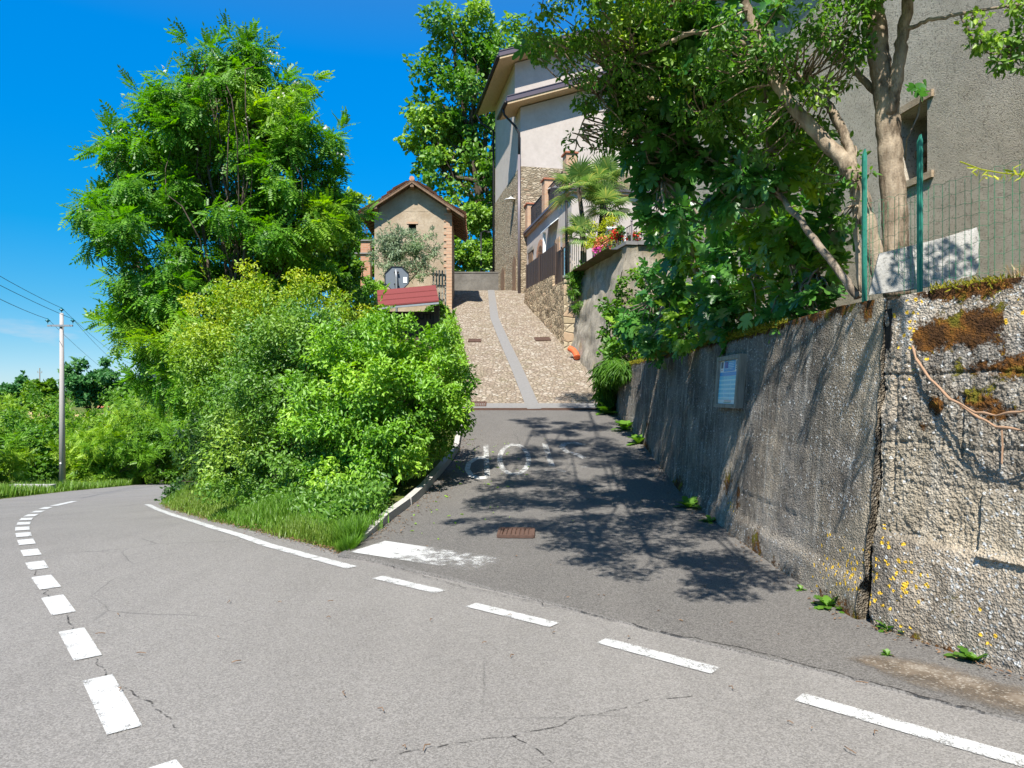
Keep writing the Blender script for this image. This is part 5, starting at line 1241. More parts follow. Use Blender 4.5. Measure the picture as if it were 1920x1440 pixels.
# pale flower clusters at the tips of the locust tree
g = np.random.default_rng(77); fp = np.array([tuple(W(a, b, Yr - .6)) for a, b in ((523, 97), (232, 188), (219, 245), (514, 120), (585, 222), (610, 240), (465, 228), (530, 175), (400, 170), (310, 130), (505, 100), (560, 160), (640, 290))])
pos = (fp[:, None, :] + g.normal(size=(13, 5, 3)) * .05).reshape(-1, 3)
leaves('blossom_clusters', pos, rdir(g, len(pos)), rdir(g, len(pos)), np.full(len(pos), .07), T_HEXW, M['blossom'], bpy.data.objects['locust_tree'])
tree('broadleaf_tree', 'darker broad leaved tree between the locust tree and the hut', 'tree', W(655, 640, 24),
     [E(615, 440, 23, .95), E(585, 500, 22.5, 1.0), E(635, 510, 23, .7), E(610, 380, 23.5, .8), E(645, 440, 24, .4), E(560, 530, 22, .9), E(650, 520, 23.5, .4)], M['L_dark'], M['barkdark'], T_HEXW, .14, 12000, 33, per=14, sub=.4, trunk_r=.12, tintf=noisetint(.8, .5, .8, 3), up=.7, tips=40)

# --- trees behind the house
Yb = 50
benv = [E(870, 95, Yb, 3.0), E(920, 70, Yb, 2.2), E(820, 190, Yb, 2.7), E(900, 180, Yb + 1, 3.4), E(955, 130, Yb, 2.4), E(800, 250, Yb, 2.1), E(870, 280, Yb, 3.2), E(930, 290, Yb + 1, 3.0), E(830, 330, Yb - .5, 2.2), E(900, 370, Yb, 2.6), E(790, 215, Yb, 1.2), E(850, 60, Yb, 1.1), E(935, 400, Yb, 2.0)]
tree('lime_tree', 'big lime tree with a dark trunk towering behind the tall house', 'tree', W(938, 535, Yb), benv, M['L_lime'], M['barkdark'], T_HEXW, .36, 17000, 41, per=16, sub=.33, trunk_r=.42, fork=.62, tintf=noisetint(.35, .4, .75, 42), up=.65, tips=120, shell=(.5, 1.05))
tree('young_lime', 'pale green young tree behind the end wall', 'tree', W(880, 535, 47), [E(880, 450, 47, 1.7), E(865, 400, 47, 1.3), E(905, 480, 46, 1.2), E(860, 490, 46, 1.2), E(895, 410, 47.5, 1.2)], M['L_lime'], M['barkdark'], T_HEXW, .26, 7500, 43, per=14, sub=.4, trunk_r=.1, tintf=lambda p, g_: np.full(len(p), .55) * g_.uniform(.4, 1.2, len(p)), up=.65)
tree('round_tree', 'rounded green tree filling the gap left of the hut', 'tree', W(690, 560, 40), [E(690, 430, 40, 1.6), E(670, 480, 39, 1.4), E(700, 520, 38, 1.1), E(672, 400, 41, 1.1)], M['L_dark'], M['barkdark'], T_HEXW, .24, 6000, 45, per=14, sub=.42, trunk_r=.12, up=.65, tintf=noisetint(.5, .4, .7, 3))

# --- garden of the hut
bush('olive_shrub', 'silvery olive shrub in front of the hut wall', [E(760, 460, 29.5, .95, 1.2), E(730, 440, 29.5, .6), E(800, 465, 29.5, .6), E(745, 500, 29.3, .7), E(790, 505, 29.4, .5), E(722, 480, 29.4, .55)], M['L_olive'], T_NARROW, .17, 6800, 51, W(755, 560, 29.5), per=26, sub=.26, tips=60, tintf=noisetint(1, .4, .8, 2))
for i, (px, py, Yd, r, lab) in enumerate(((660, 565, 26, .55, 'small green shrub at the top of the bank beside the hedge'), (700, 500 + 45, 28.5, .5, 'green shrub growing below the brick pillar'), (690, 600, 21, .5, 'leafy shrub beside the left post of the kiosk'), (820, 585, 22, .28, 'little shrub right of the kiosk roof'))):
    bush('garden_shrub', lab, [E(px, py, Yd, r), E(px - 20, py + 18, Yd, r * .8)], M['L_weed'] if i != 1 else M['L_front'], T_HEX, .11, 2600, 60 + i, W(px, py + 35, Yd), per=18, sub=.35, tintf=noisetint(1, .4, .8, i) if i == 1 else (lambda p, g_: np.zeros(len(p))))

# --- palm, flowers and climbers of the upper garden
pm = thing('fan_palm', 'fan palm with several tufts of stiff fronds in the upper garden', 'palm', W(1112, 500, 25.6))
g = np.random.default_rng(81); Vs, Fs_, off = [], [], 0; st = MB(); tk = MB()
def fan(c, d, size, seed_droop):
    global off
    d = nrmz(np.array(d)); side = nrmz(np.cross(d, [0, 0, 1.0]) + 1e-6); nn = np.cross(side, d); tip = c + d * size * .55 + np.array([0, 0, -.06 * size])
    st.tube([tuple(c), tuple((c + tip) / 2 + np.array([0, 0, .03])), tuple(tip)], .013, 4)
    ns = 26
    for i in range(ns):
        a = R(-125 + 250 * i / (ns - 1)); e = d * math.cos(a) + side * math.sin(a); L = size * (.62 + .16 * math.cos(a)) * g.uniform(.9, 1.08); q = nrmz(np.cross(e, nn)); w = size * .030
        p0 = tip; p1 = tip + e * L * .5 + nn * .03 * size; p2 = tip + e * L + np.array([0, 0, -seed_droop * size * .12]) - nn * .05 * size
        Vs.extend([p0, p1 + q * w, p2, p1 - q * w]); Fs_.append((off, off + 1, off + 2, off + 3)); off += 4
for cx, cy, Yc, s_ in ((1085, 352, 25.3, 1.0), (1130, 345, 25.8, 1.05), (1135, 385, 25.2, .95), (1090, 440, 25.0, .8)):
    c = np.array(W(cx, cy, Yc)); base_ = np.array(W(1095 if cx < 1100 else 1118, 505, 25.6))
    tk.tube([tuple(base_), tuple(base_ * .4 + c * .6 + np.array([.06, 0, 0])), tuple(c)], [.11, .09, .07], 9)
    for i in range(17):
        a = i * 2.4 + g.uniform(-.2, .2); el = g.uniform(-.55, 1.35); fan(c, [math.cos(a) * math.cos(el), math.sin(a) * math.cos(el), math.sin(el)], s_ * g.uniform(.75, 1.1), g.uniform(0, 1.4))
fastmesh('fronds', np.array(Vs), [np.array(Fs_)], M['L_palm'], pm, {'tint': np.repeat((g.uniform(size=off // 4) > .86) * .7, 4)}); obj('stalks', st, M['L_palm'], pm); obj('trunk', tk, M['barkdark'], pm, True)

def flowers(name, label, envs, leafm, petm, seed, base, n=1500, nf=16, ls=.07):
    r = bush(name, label, envs, leafm, T_HEX, ls, n, seed, base, per=14, sub=.4, tintf=lambda p, g_: g_.uniform(0, .6, len(p)))
    if petm:
        g = np.random.default_rng(seed + 500); e = envs[0]; d = rdir(g, nf); d[:, 1] = -np.abs(d[:, 1]); fc = np.array(e[0]) + d * np.array(e[1]) * 1.02
        pos = (fc[:, None, :] + g.normal(size=(nf, 12, 3)) * .045).reshape(-1, 3)
        leaves('petals', pos, rdir(g, len(pos)), rdir(g, len(pos)), np.full(len(pos), .075), T_HEXW, petm, r)
    return r
flowers('golden_shrub', 'golden yellow shrub under the palm', [E(1132, 438, 23.6, .52), E(1118, 452, 23.6, .35), E(1150, 452, 23.5, .3)], M['L_gold'], None, 91, W(1132, 480, 23.6), 2600)
flowers('salmon_flowers', 'salmon flowering plant on the garden wall below the golden shrub', [E(1128, 462, 23.0, .24), E(1140, 470, 22.8, .18)], M['L_weed'], M['salmon'], 92, W(1130, 482, 23), 900, 26)
flowers('magenta_flowers', 'magenta flowering plant hanging over the garden wall', [E(1124, 476, 22.8, .16), E(1132, 472, 22.6, .12)], M['L_weed'], M['pink'], 93, W(1125, 486, 22.8), 500, 16)
flowers('red_geranium', 'red geranium leaning out over the corner of the railing', [E(1157, 440, 21.4, .17), E(1165, 432, 21.0, .13)], M['L_weed'], M['red'], 94, W(1158, 455, 21.2), 500, 12)
flowers('red_geranium', 'red geranium low behind the front railing', [E(1190, 446, 20.9, .15)], M['L_weed'], M['red'], 95, W(1190, 456, 20.9), 400, 7)
flowers('yellow_flowers', 'yellow flowering plant behind the right part of the railing', [E(1236, 440, 20.9, .22), E(1250, 432, 20.9, .2)], M['L_gold'], None, 96, W(1240, 455, 20.9), 800)
fpot = thing('flower_pot', 'terracotta flower pot at the right end of the railing', 'flower pot', W(1261, 460, 20.6)); c0 = W(1261, 460, 20.6); mb = MB(); mb.lathe(c0, [(.10, 0), (.13, .18), (.155, .185), (.155, .24), (.13, .24), (.12, .2)], 14); obj('pot', mb, M['terracotta'], fpot, True)
g = np.random.default_rng(6); n = 260; pos = np.array(c0 + Vector((0, 0, .34))) + g.normal(size=(n, 3)) * .11; leaves('foliage', pos, rdir(g, n), rdir(g, n), np.full(n, .08), T_HEX, M['L_weed'], fpot)
bush('creeping_juniper', 'bright green trailing plant spilling over the stone pillar', [E(1084, 545, 24.3, .26), E(1078, 520, 24.4, .3), E(1092, 512, 24.4, .25), E(1086, 580, 24.0, .2)], M['L_weed'], T_NARROW, .13, 2200, 97, W(1084, 515, 24.5), per=20, sub=.4, tips=40, tintf=lambda p, g_: p[:, 0] * 0)

# --- fig trees over the retaining wall
def wallz(y): return 2.25
fenv1 = [E(1205, 215, 7.3, .22), E(1218, 275, 7.3, .2), E(1180, 170, 7.2, .22), E(1242, 345, 7.4, .24), E(1248, 405, 7.2, .22, 1), E(1265, 300, 7.6, .30), E(1245, 215, 7.2, .28), E(1290, 235, 7.2, .40), E(1370, 280, 7.0, .34), E(1330, 330, 7.6, .36), E(1400, 350, 6.6, .26), E(1440, 330, 6.6, .26), E(1345, 130, 6.6, .34), E(1275, 110, 6.8, .34), E(1210, 90, 7.0, .30), E(1480, 260, 6.6, .26), E(1445, 190, 6.4, .28), E(1500, 340, 6.8, .25), E(1020, 75, 7.0, .16, .6), E(1190, 20, 7, .3), E(1280, 20, 6.8, .3), E(1400, 60, 6.4, .3)]
gf = np.random.default_rng(101)
def figtree(name, label, base, limbs, envs, n, seed, per=9, size=.20, sub=.5):
    g = np.random.default_rng(seed); root = thing(name, label, 'fig tree', base); C, Rr, O = clumps(g, envs, per, sub)
    pos, ax, nr, o = fill(g, C, Rr, O, n, up=.7, out=.7, down=.45)
    tint = sstep(.5, .8, vnoise(pos * 1.4, seed)) * g.uniform(.1, 1, n)
    leaves('crown', pos, ax, nr, size * g.uniform(.55, 1.2, n), T_FIG, M['L_fig'], root, tint)
    mb = MB(); ends = []
    for pts, r0, r1 in limbs:
        P_ = [np.array(W(*q)) for q in pts]; Q = []
        for i in range(len(P_) - 1):
            for s in range(5): Q.append(P_[i] * (1 - s / 5) + P_[i + 1] * s / 5 + g.normal(size=3) * .008)
        Q.append(P_[-1]); mb.tube([tuple(q) for q in Q], list(np.linspace(r0, r1, len(Q))), 9); ends += Q[len(Q) // 3:]
    ends = np.array(ends)
    for j in range(len(C)):
        d = np.linalg.norm(ends - C[j], axis=1); s = ends[d.argmin()]; limb(mb, s, C[j], .014, .005, g, .12, 6, 5)
    obj('trunk', mb, M['barkfig'], root, True); return root
figtree('fig_tree', 'fig tree leaning on a long diagonal trunk from the wall top near the green post', W(1606, 552, 5.35),
        [([(1610, 560, 5.7), (1590, 530, 5.75), (1545, 470, 5.9), (1500, 415, 6.2), (1470, 375, 6.5), (1445, 345, 6.7), (1400, 260, 7.0), (1340, 170, 7.0), (1260, 90, 7.0)], .035, .014), ([(1470, 375, 6.5), (1380, 330, 7.0), (1290, 270, 7.3), (1250, 300, 7.4), (1242, 340, 7.4)], .02, .010), ([(1440, 340, 6.7), (1440, 250, 6.5), (1430, 150, 6.4)], .018, .01), ([(1290, 270, 7.3), (1180, 150, 7.3), (1060, 85, 7.1), (1010, 70, 7.0)], .014, .006)],
        fenv1, 1750, 102)
fenv2 = [E(1225, 560, 12.6, .6), E(1265, 600, 11.2, .5), E(1300, 530, 10.4, .55), E(1355, 570, 9.2, .42), E(1395, 500, 9.0, .45), E(1330, 440, 10.0, .5), E(1440, 560, 8.2, .30), E(1300, 620, 10.2, .36), E(1240, 640, 11.6, .36), E(1380, 610, 8.8, .28), E(1280, 450, 10.8, .4), E(1400, 430, 8.8, .36), E(1195, 610, 13, .4)]
figtree('fig_tree', 'bushy fig tree sprawling over the middle of the retaining wall', W(1330, 640, 9.6),
        [([(1335, 635, 9.8), (1320, 560, 10), (1290, 450, 10.2), (1262, 380, 10.0), (1245, 330, 9.8)], .05, .02), ([(1345, 635, 9.5), (1350, 540, 9.3), (1320, 420, 9.6), (1300, 390, 9.6)], .04, .018), ([(1330, 630, 9.8), (1270, 600, 11), (1225, 560, 12.2)], .03, .012), ([(1350, 630, 9.4), (1400, 520, 8.9), (1410, 440, 8.8)], .03, .012)],
        fenv2, 2100, 103, per=12, size=.21)
fenv3 = [E(1470, 470, 7.7, .34), E(1510, 430, 7.5, .30), E(1540, 500, 7.2, .24), E(1500, 540, 7.2, .26), E(1450, 420, 7.9, .3), E(1560, 440, 7.2, .2), E(1475, 590, 7.2, .2), E(1535, 570, 6.6, .16), E(1560, 350, 7.2, .22)]
figtree('fig_tree', 'small fig growing in the shade against the barn wall', W(1500, 600, 7.4),
        [([(1510, 610, 7.4), (1500, 540, 7.5), (1480, 460, 7.7), (1460, 400, 7.8)], .03, .012), ([(1510, 610, 7.4), (1530, 520, 7.3), (1555, 440, 7.2), (1560, 350, 7.2)], .022, .01), ([(1508, 580, 7.4), (1470, 470, 7.7)], .02, .01)],
        fenv3, 700, 104, per=9, size=.19)
sp = thing('fig_sprig', 'single fig sprig sprouting in front of the barn opening', 'fig sprig', W(1725, 330, 7.2)); mb = MB(); mb.tube([W(1706, 250, 7.35), W(1722, 215, 7.3), W(1728, 175, 7.2), W(1730, 155, 7.2)], .008, 5); mb.tube([W(1706, 250, 7.35), W(1700, 262, 7.5), W(1697, 300, 7.65)], .008, 5); obj('stem', mb, M['barkfig'], sp)
g = np.random.default_rng(9); pos = np.array([tuple(W(a, b, 7.15)) for a, b in ((1728, 155), (1735, 150), (1722, 165), (1728, 180), (1715, 160))]); leaves('crown', pos, nrmz(rdir(g, 5) + np.array([0, 0, -.3])), rdir(g, 5) + np.array([0, -1, .3]), np.full(5, .15), T_FIG, M['L_fig'], sp, np.zeros(5))

# --- mottled trunk trees right
def trunktree(name, label, base, stems, envs, n, seed, leaf, lsize, tmpl, per, sub, tintf, tips=0, bark='bark', down=.3, over=None):
    g = np.random.default_rng(seed); root = thing(name, label, 'tree', base); C, Rr, O = clumps(g, envs, per, sub); pos, ax, nr, o = fill(g, C, Rr, O, n, up=.6, out=.5, down=down)
    if over:
        C2, R2, O2 = clumps(g, over, 11, .5); m_ = 76000; p2, a2, n2, o2 = fill(g, C2, R2, O2, m_, up=.6, out=.5, down=down)
        pos = np.concatenate([pos, p2]); ax = np.concatenate([ax, a2]); nr = np.concatenate([nr, n2]); n = len(pos); C = np.concatenate([C, C2])
        hubs = sorted(over, key=lambda e: -e[0][0]); stems = list(stems); prev = (1330, -130, 6.2)
        for e in hubs[::2]:
            c = e[0]; stems.append(([prev, (c[0] + .1, c[1], c[2] + .12, 0)], [.016, .011])); prev = (c[0] + .1, c[1], c[2] + .12, 0)
        for e in hubs[1::2]: pass
    leaves('crown', pos, ax, nr, lsize * g.uniform(.6, 1.2, n), tmpl, leaf, root, np.clip(tintf(pos, g), 0, 1))
    mb = MB(); ends = []
    for pts, rad in stems:
        P_ = [np.array(W(*q)) if len(q) == 3 else np.array(q[:3]) for q in pts]; Q = []; rr_ = []
        for i in range(len(P_) - 1):
            for s in range(7): Q.append(P_[i] * (1 - s / 7) + P_[i + 1] * s / 7 + g.normal(size=3) * .004); rr_.append(rad[i] * (1 - s / 7) + rad[i + 1] * s / 7)
        Q.append(P_[-1]); rr_.append(rad[-1]); rr_ = [r * (1 + .03 * math.sin(i * 1.3 + seed) + .02 * math.sin(i * 3.1)) for i, r in enumerate(rr_)]
        mb.tube([tuple(q) for q in Q], rr_, 14); ends += Q[len(Q) // 2:]
    ends = np.array(ends)
    for j in range(len(C)):
        d = np.linalg.norm(ends - C[j], axis=1); s = ends[d.argmin()]
        if d.min() < 1.3: limb(mb, s, C[j], .010, .004, g, .09, 7, 5)
    obj('trunk', mb, M[bark], root, True); return root
shade_env = []  # unseen crown clumps above the frame, each placed by the lane spot it shades
for px, py, r in ((900, 985, .34), (960, 945, .45), (1040, 905, .5), (1150, 865, .6), (1020, 850, .4), (1220, 900, .55), (1140, 955, .55), (1250, 980, .55), (1050, 990, .4), (1330, 1040, .42), (1200, 1050, .42), (1390, 1075, .34), (1320, 1105, .28), (1090, 1035, .32), (1280, 920, .5), (930, 870, .35), (1100, 830, .5), (1180, 845, .5), (1240, 880, .5), (1110, 800, .5), (1040, 815, .4), (1060, 940, .45), (1160, 1010, .45), (1110, 765, .5), (1050, 800, .45), (1000, 790, .35), (1090, 748, .4), (1000, 865, .4), (940, 905, .35)):
    q = hitL(px, py); h = 4.0
    while (q.z + h - CAMZ - r) < .60 * (q.y - .72 * h): h += .1
    shade_env.append(((q.x - .18 * h, q.y - .72 * h, q.z + h), (r * 1.3, r * 1.3, r * .8), 1))
shade_env += [((x_, y_, z_), (r_,) * 3, .5) for x_, y_, z_, r_ in ((2.15, 3.3, 4.4, .13), (2.1, 3.8, 4.6, .15), (2.2, 4.3, 4.8, .17), (2.15, 4.8, 4.9, .19), (2.2, 5.2, 5.1, .22), (2.0, 2.9, 4.2, .10))]  # small unseen clumps added to break the sun on the wall into streaks
senv = [E(1045, 60, 6.6, .30), E(1105, 105, 6.6, .30), E(1190, 50, 6.2, .42), E(1125, 185, 7.0, .22), E(1300, 60, 6.0, .4), E(1390, 110, 6.2, .36), E(1470, 70, 5.8, .38), E(1545, 130, 5.9, .34), E(1330, 180, 6.4, .32), E(1230, 160, 6.8, .36), E(1450, 260, 6.2, .22), E(1555, 300, 6.0, .20), E(1580, 60, 5.6, .26), E(1520, 210, 6.0, .24), E(1060, 20, 6.4, .36), E(1175, 250, 7.4, .15), E(1085, 265, 7.2, .14, .6), E(1140, 10, 6.2, .4), E(1600, 400, 5.7, .12, .7), E(1620, 330, 5.6, .10, .5), E(1150, 225, 7.1, .26), E(1130, 260, 7.2, .16), E(1185, 195, 7.0, .26), E(1110, 170, 7.0, .22), E(1200, 130, 6.8, .3)]
elm_t = lambda p, g_: sstep(.55, .8, vnoise(p * 1.8, 8)) * g_.uniform(0, 1, len(p))
trunktree('leaning_tree', 'small leaved tree with mottled trunk leaning left over the lane beside the green post', W(1640, 500, 5.7),
          [([(1652, 520, 5.75), (1640, 470, 5.75), (1622, 400, 5.75), (1604, 330, 5.75), (1588, 308, 5.78), (1540, 258, 5.9), (1490, 205, 6.0), (1452, 150, 6.1), (1430, 90, 6.15), (1405, 30, 6.2), (1380, -40, 6.2), (1330, -130, 6.2)], [.066, .066, .064, .072, .062, .055, .05, .046, .043, .04, .036, .03]),
           ([(1600, 325, 5.75), (1592, 270, 5.8), (1565, 215, 5.9), (1540, 180, 6.0), (1480, 130, 6.1), (1420, 110, 6.2)], [.04, .036, .034, .03, .022, .015]),
           ([(1614, 550, 5.7), (1606, 440, 5.75), (1600, 340, 5.75), (1598, 320, 5.75)], [.022, .022, .02, .02]),
           ([(1430, 90, 6.15), (1300, 60, 6.3), (1180, 110, 6.8), (1110, 190, 7.1), (1080, 262, 7.2)], [.03, .022, .016, .01, .005]),
           ([(1452, 150, 6.1), (1350, 190, 6.6), (1300, 240, 6.9), (1200, 270, 7.4)], [.025, .018, .012, .006]),
           ([(1330, -130, 6.2), (1150, -160, 6.2), (1000, -220, 6.0)], [.03, .025, .015])],
          senv, 11500, 111, M['L_elm'], .058, T_HEX, 12, .42, elm_t, over=shade_env)
renv2 = [E(1880, 60, 5.2, .22), E(1900, 100, 5.2, .16), E(1710, -70, 5.4, .34), E(1620, -60, 5.6, .36), E(1800, -110, 5.2, .3), ((2.55, 3.3, 5.0), (.34,) * 3, .6), ((3.0, 3.0, 5.1), (.22,) * 3, .5), ((2.9, 2.2, 4.5), (.16,) * 3, .5), ((3.35, 2.6, 4.7), (.2,) * 3, .5), ((3.1, 1.9, 4.0), (.14,) * 3, .4)]  # the last five clumps are unseen, added to shade slab, trunk and corner wall
trunktree('forked_tree', 'thick forked tree with a mottled trunk behind the leaning slab', W(1680, 500, 5.75),
          [([(1682, 560, 5.8), (1680, 470, 5.8), (1676, 380, 5.8), (1668, 290, 5.8), (1664, 215, 5.8), (1650, 120, 5.8), (1640, 40, 5.8), (1628, -40, 5.8), (1610, -160, 5.8)], [.105, .100, .098, .094, .094, .082, .085, .078, .06]),
           ([(1668, 215, 5.75), (1680, 150, 5.7), (1692, 70, 5.65), (1705, -10, 5.6), (1730, -120, 5.5), (1800, -200, 5.2)], [.055, .052, .045, .042, .038, .025]),
           ([(1690, 60, 5.65), (1740, 38, 5.5), (1800, 26, 5.4), (1870, 14, 5.3), (1930, 8, 5.2)], [.018, .015, .013, .01, .008]),
           ([(1800, 26, 5.4), (1822, 70, 5.4), (1850, 100, 5.35), (1880, 100, 5.3)], [.007, .006, .005, .004]),
           ([(1650, 180, 5.8), (1590, 120, 6.1), (1540, 60, 6.3)], [.03, .025, .015])],
          renv2, 5200, 112, M['L_elm'], .058, T_HEX, 12, .45, elm_t)
vc = thing('creeper_shoot', 'yellow green creeper shoot reaching in from the right edge above the wire fence', 'creeper', W(1900, 340, 4.3)); mb = MB(); mb.tube([W(1800, 303, 4.3), W(1840, 318, 4.3), W(1880, 325, 4.3), W(1960, 330, 4.3)], .004, 5); obj('stem', mb, M['L_gold'], vc)
g = np.random.default_rng(10); pos = np.array([tuple(W(1830 + 18 * i + g.uniform(-6, 6), 320 + g.uniform(-8, 14), 4.28)) for i in range(8) for _ in range(4)]); leaves('foliage', pos, nrmz(rdir(g, 32) + np.array([0, 0, -.4])), rdir(g, 32) + np.array([0, -1, .4]), g.uniform(.04, .075, 32), T_NARROW, M['L_gold'], vc)

# --- ferny grass and ivy at the far end of the concrete wall, moss and dry grass on its top
bush('trailing_grass', 'curtain of long green grass hanging off the far end of the concrete wall', [((2.42, 17.2, 2.15), (.26, .7, .3), 1), ((2.38, 17.7, 1.65), (.18, .35, .4), .7), ((2.46, 15.8, 2.2), (.2, .5, .15), .5)], M['L_dark'], hexleaf(.10, .04, .1), .27, 4200, 121, (2.7, 17.2, 2.2), per=24, sub=.5, tintf=lambda p, g_: p[:, 0] * 0, down=1.2)
bush('ivy_mat', 'dark ivy covering the garden wall above the far end of the concrete wall', [((2.75, 19.0, 3.3), (.4, .6, .9), 1), ((3.3, 19.6, 4.2), (.7, .4, .9), 1), ((2.9, 18.2, 2.6), (.5, .8, .5), .8), ((4.2, 19.9, 3.6), (.9, .4, 1.1), 1)], M['L_dark'], T_HEXW, .12, 5200, 122, (3.0, 18.6, 2.3), per=26, sub=.35, tintf=noisetint(1.5, .5, .8, 2))
def tuft(c, n, h, g, spread, lean=.6, w=.006, curve=.5):
    """bunch of thin curved blades, returns verts, faces"""
    a = g.uniform(0, 2 * math.pi, n); d = np.stack([np.cos(a), np.sin(a), np.zeros(n)], 1); q = np.stack([-np.sin(a), np.cos(a), np.zeros(n)], 1)
    b = np.array(c) + np.stack([g.normal(size=n) * spread[0], g.normal(size=n) * spread[1], np.zeros(n)], 1); L = h * g.uniform(.5, 1.15, n)[:, None]; ln = lean * g.uniform(.2, 1.3, n)[:, None]
    m1 = b + np.array([0, 0, 1]) * L * .55 + d * L * ln * .3; t = b + np.array([0, 0, 1]) * L * (1 - curve * ln * .5) + d * L * ln * 1.0
    ww = (w * g.uniform(.6, 1.3, n))[:, None]
    V = np.stack([b - q * ww, b + q * ww, m1 + q * ww * .8, t, m1 - q * ww * .8], 1); return V.reshape(-1, 3), n
def blades(name, V, mat, parent=None, tint=None):
    n = len(V) // 5; i = np.arange(n)[:, None] * 5
    return fastmesh(name, V, [i + np.array([[0, 1, 2, 4]]), i + np.array([[4, 2, 3]])], mat, parent, None if tint is None else {'tint': np.repeat(tint, 5)})
g = np.random.default_rng(131); dg = thing('dry_grass', 'tuft of dry straw grass on top of the corner wall', 'dry grass', frp(1880, 500, -.12)); Vv = []
for i in range(16):
    s, z = pxfront(1850 + i * 12, 520); b = np.array([2.665, 4.97]) + FD * s - FN * g.uniform(.05, .3); Vv.append(tuft((b[0], b[1], 2.27), 70, .20, g, (.05, .05), 1.2, .0024, .8)[0])
blades('blades', np.concatenate(Vv), M['straw'], dg, np.zeros(16 * 70))
g = np.random.default_rng(132); mc = thing('moss_cushion', 'cushion of moss and stonecrop on the corner wall top', 'moss', frp(1760, 545, -.1)); ps_ = []
for i in range(900):
    s, z = pxfront(g.uniform(1712, 1850), 545); b = np.array([2.665, 4.97]) + FD * s - FN * g.uniform(-.04, .2); ps_.append((b[0], b[1], 2.27 + g.uniform(0, .055) * (1 - abs(s - .45) * .8) - .12 * max(0, g.uniform(-1, 1)) * (g.uniform() > .6)))
ps_ = np.array(ps_); leaves('moss_leaves', ps_, rdir(g, 900) + np.array([0, 0, .9]), rdir(g, 900), g.uniform(.02, .05, 900), T_NARROW, M['moss'], mc)
ps_ = []; g = np.random.default_rng(133)
for i in range(16000):
    y = 5.0 + 12.5 * g.uniform() ** 1.1
    if vnoise(np.array([[y * 1.1, 0, 0]]), 5)[0] < .35: continue
    o_ = g.uniform(-.03, .20); ps_.append((WX - .02 + o_, y, 2.285 + g.uniform(0, .03) - (.05 * g.uniform() if o_ < 0 else 0)))
ps_ = np.array(ps_); n = len(ps_); tag(leaves('moss', ps_, rdir(g, n) + np.array([-.3, 0, .4]), rdir(g, n), g.uniform(.025, .06, n), T_NARROW, M['moss']), 'strip of yellow green moss along the top edge of the concrete wall', 'moss', kind='stuff')

# --- weeds along the foot of the walls
def weed(px, py, r, label, seed, onlane=True, spr=1.0):
    c = hitL(px, py, .012) if onlane else hitR(px, py); g = np.random.default_rng(seed); n = 15; a = np.linspace(0, 2 * math.pi * 1.6, n) + g.uniform(-.3, .3, n); el = g.uniform(.25, 1.2, n)
    d = np.stack([np.cos(a) * np.cos(el), np.sin(a) * np.cos(el), np.sin(el)], 1); V_, F_ = [], []
    root = thing('weed', label, 'weed', c, 'leafy weeds along the foot of the walls')
    prof = [(0, .05), (.25, .12), (.34, .22), (.45, .12), (.58, .26), (.7, .14), (.85, .18), (1, .0)]
    for i in range(n):
        L = r * g.uniform(.6, 1.15); q = np.array([-math.sin(a[i]), math.cos(a[i]), 0]); mid = []
        for t, w in prof: mid.append((np.array(c) + d[i] * L * t + np.array([0, 0, -.35 * L * t * t]), w * L))
        k0 = len(V_)
        for m_, w in mid: V_ += [m_ - q * w, m_ + np.array([0, 0, -.015 * r]), m_ + q * w]
        for t in range(len(prof) - 1):
            k = k0 + t * 3; F_ += [(k, k + 1, k + 4, k + 3), (k + 1, k + 2, k + 5, k + 4)]
    fastmesh('leaves', np.array(V_), [np.array(F_)], M['L_weed'], root)
    return root
for i, (px, py, r, lab) in enumerate(((1552, 1138, .17, 'large leafy weed by the crack at the foot of the concrete wall'), (1582, 1146, .08, 'small weed right beside the crack at the wall foot'), (1668, 1182, .12, 'spreading weed under the rough corner wall, left of its twin'), (1700, 1190, .10, 'low weed under the rough corner wall, next to the spreading one'), (1826, 1240, .15, 'upright weed at the edge of the brown dirt patch'), (1664, 1228, .05, 'tiny weed on the tip of the dirt patch'),
        (1291, 952, .26, 'weed at the wall foot below the notice board'), (1331, 978, .14, 'small weed at the wall foot right below the notice'), (1197, 832, .34, 'weed at the shaded wall foot half way up the lane'), (1172, 806, .42, 'weed clump at the wall foot near the drain channel'), (1138, 776, .6, 'large weed clump at the end of the drain channel'), (1500, 1106, .06, 'little weed in front of the stained wall foot'))):
    weed(px, py, r, lab, 200 + i)

# --- verge, grass and undergrowth
g = np.random.default_rng(141); Vv = []; 
n = 46000; y = 7.2 + 17 * g.uniform(size=n) ** 1.35; x0 = xroad_r(y); w_ = np.minimum(1.6, (xl(y) - x0) * .9); u = g.uniform(size=n); x = x0 + .02 + w_ * u + .06 * g.normal(size=n) * (y > 8)
z = terrain(x, y); a = g.uniform(0, 2 * math.pi, n); d = np.stack([np.cos(a), np.sin(a), a * 0], 1); q = np.stack([-np.sin(a), np.cos(a), a * 0], 1)
L = (.07 + .17 * u ** .7 * g.uniform(.4, 1.2, n))[:, None] * (.6 + .8 * vnoise(np.c_[x * 1.5, y * 1.5, x * 0], 4))[:, None]; b = np.c_[x, y, z - .01]; ln = g.uniform(.1, .9, (n, 1)); ww = g.uniform(.003, .007, (n, 1)) * (1 + y[:, None] * .02)
m1 = b + np.array([0, 0, 1]) * L * .55 + d * L * ln * .3; t = b + np.array([0, 0, 1]) * L + d * L * ln * .9
V = np.stack([b - q * ww, b + q * ww, m1 + q * ww * .8, t, m1 - q * ww * .8], 1).reshape(-1, 3)
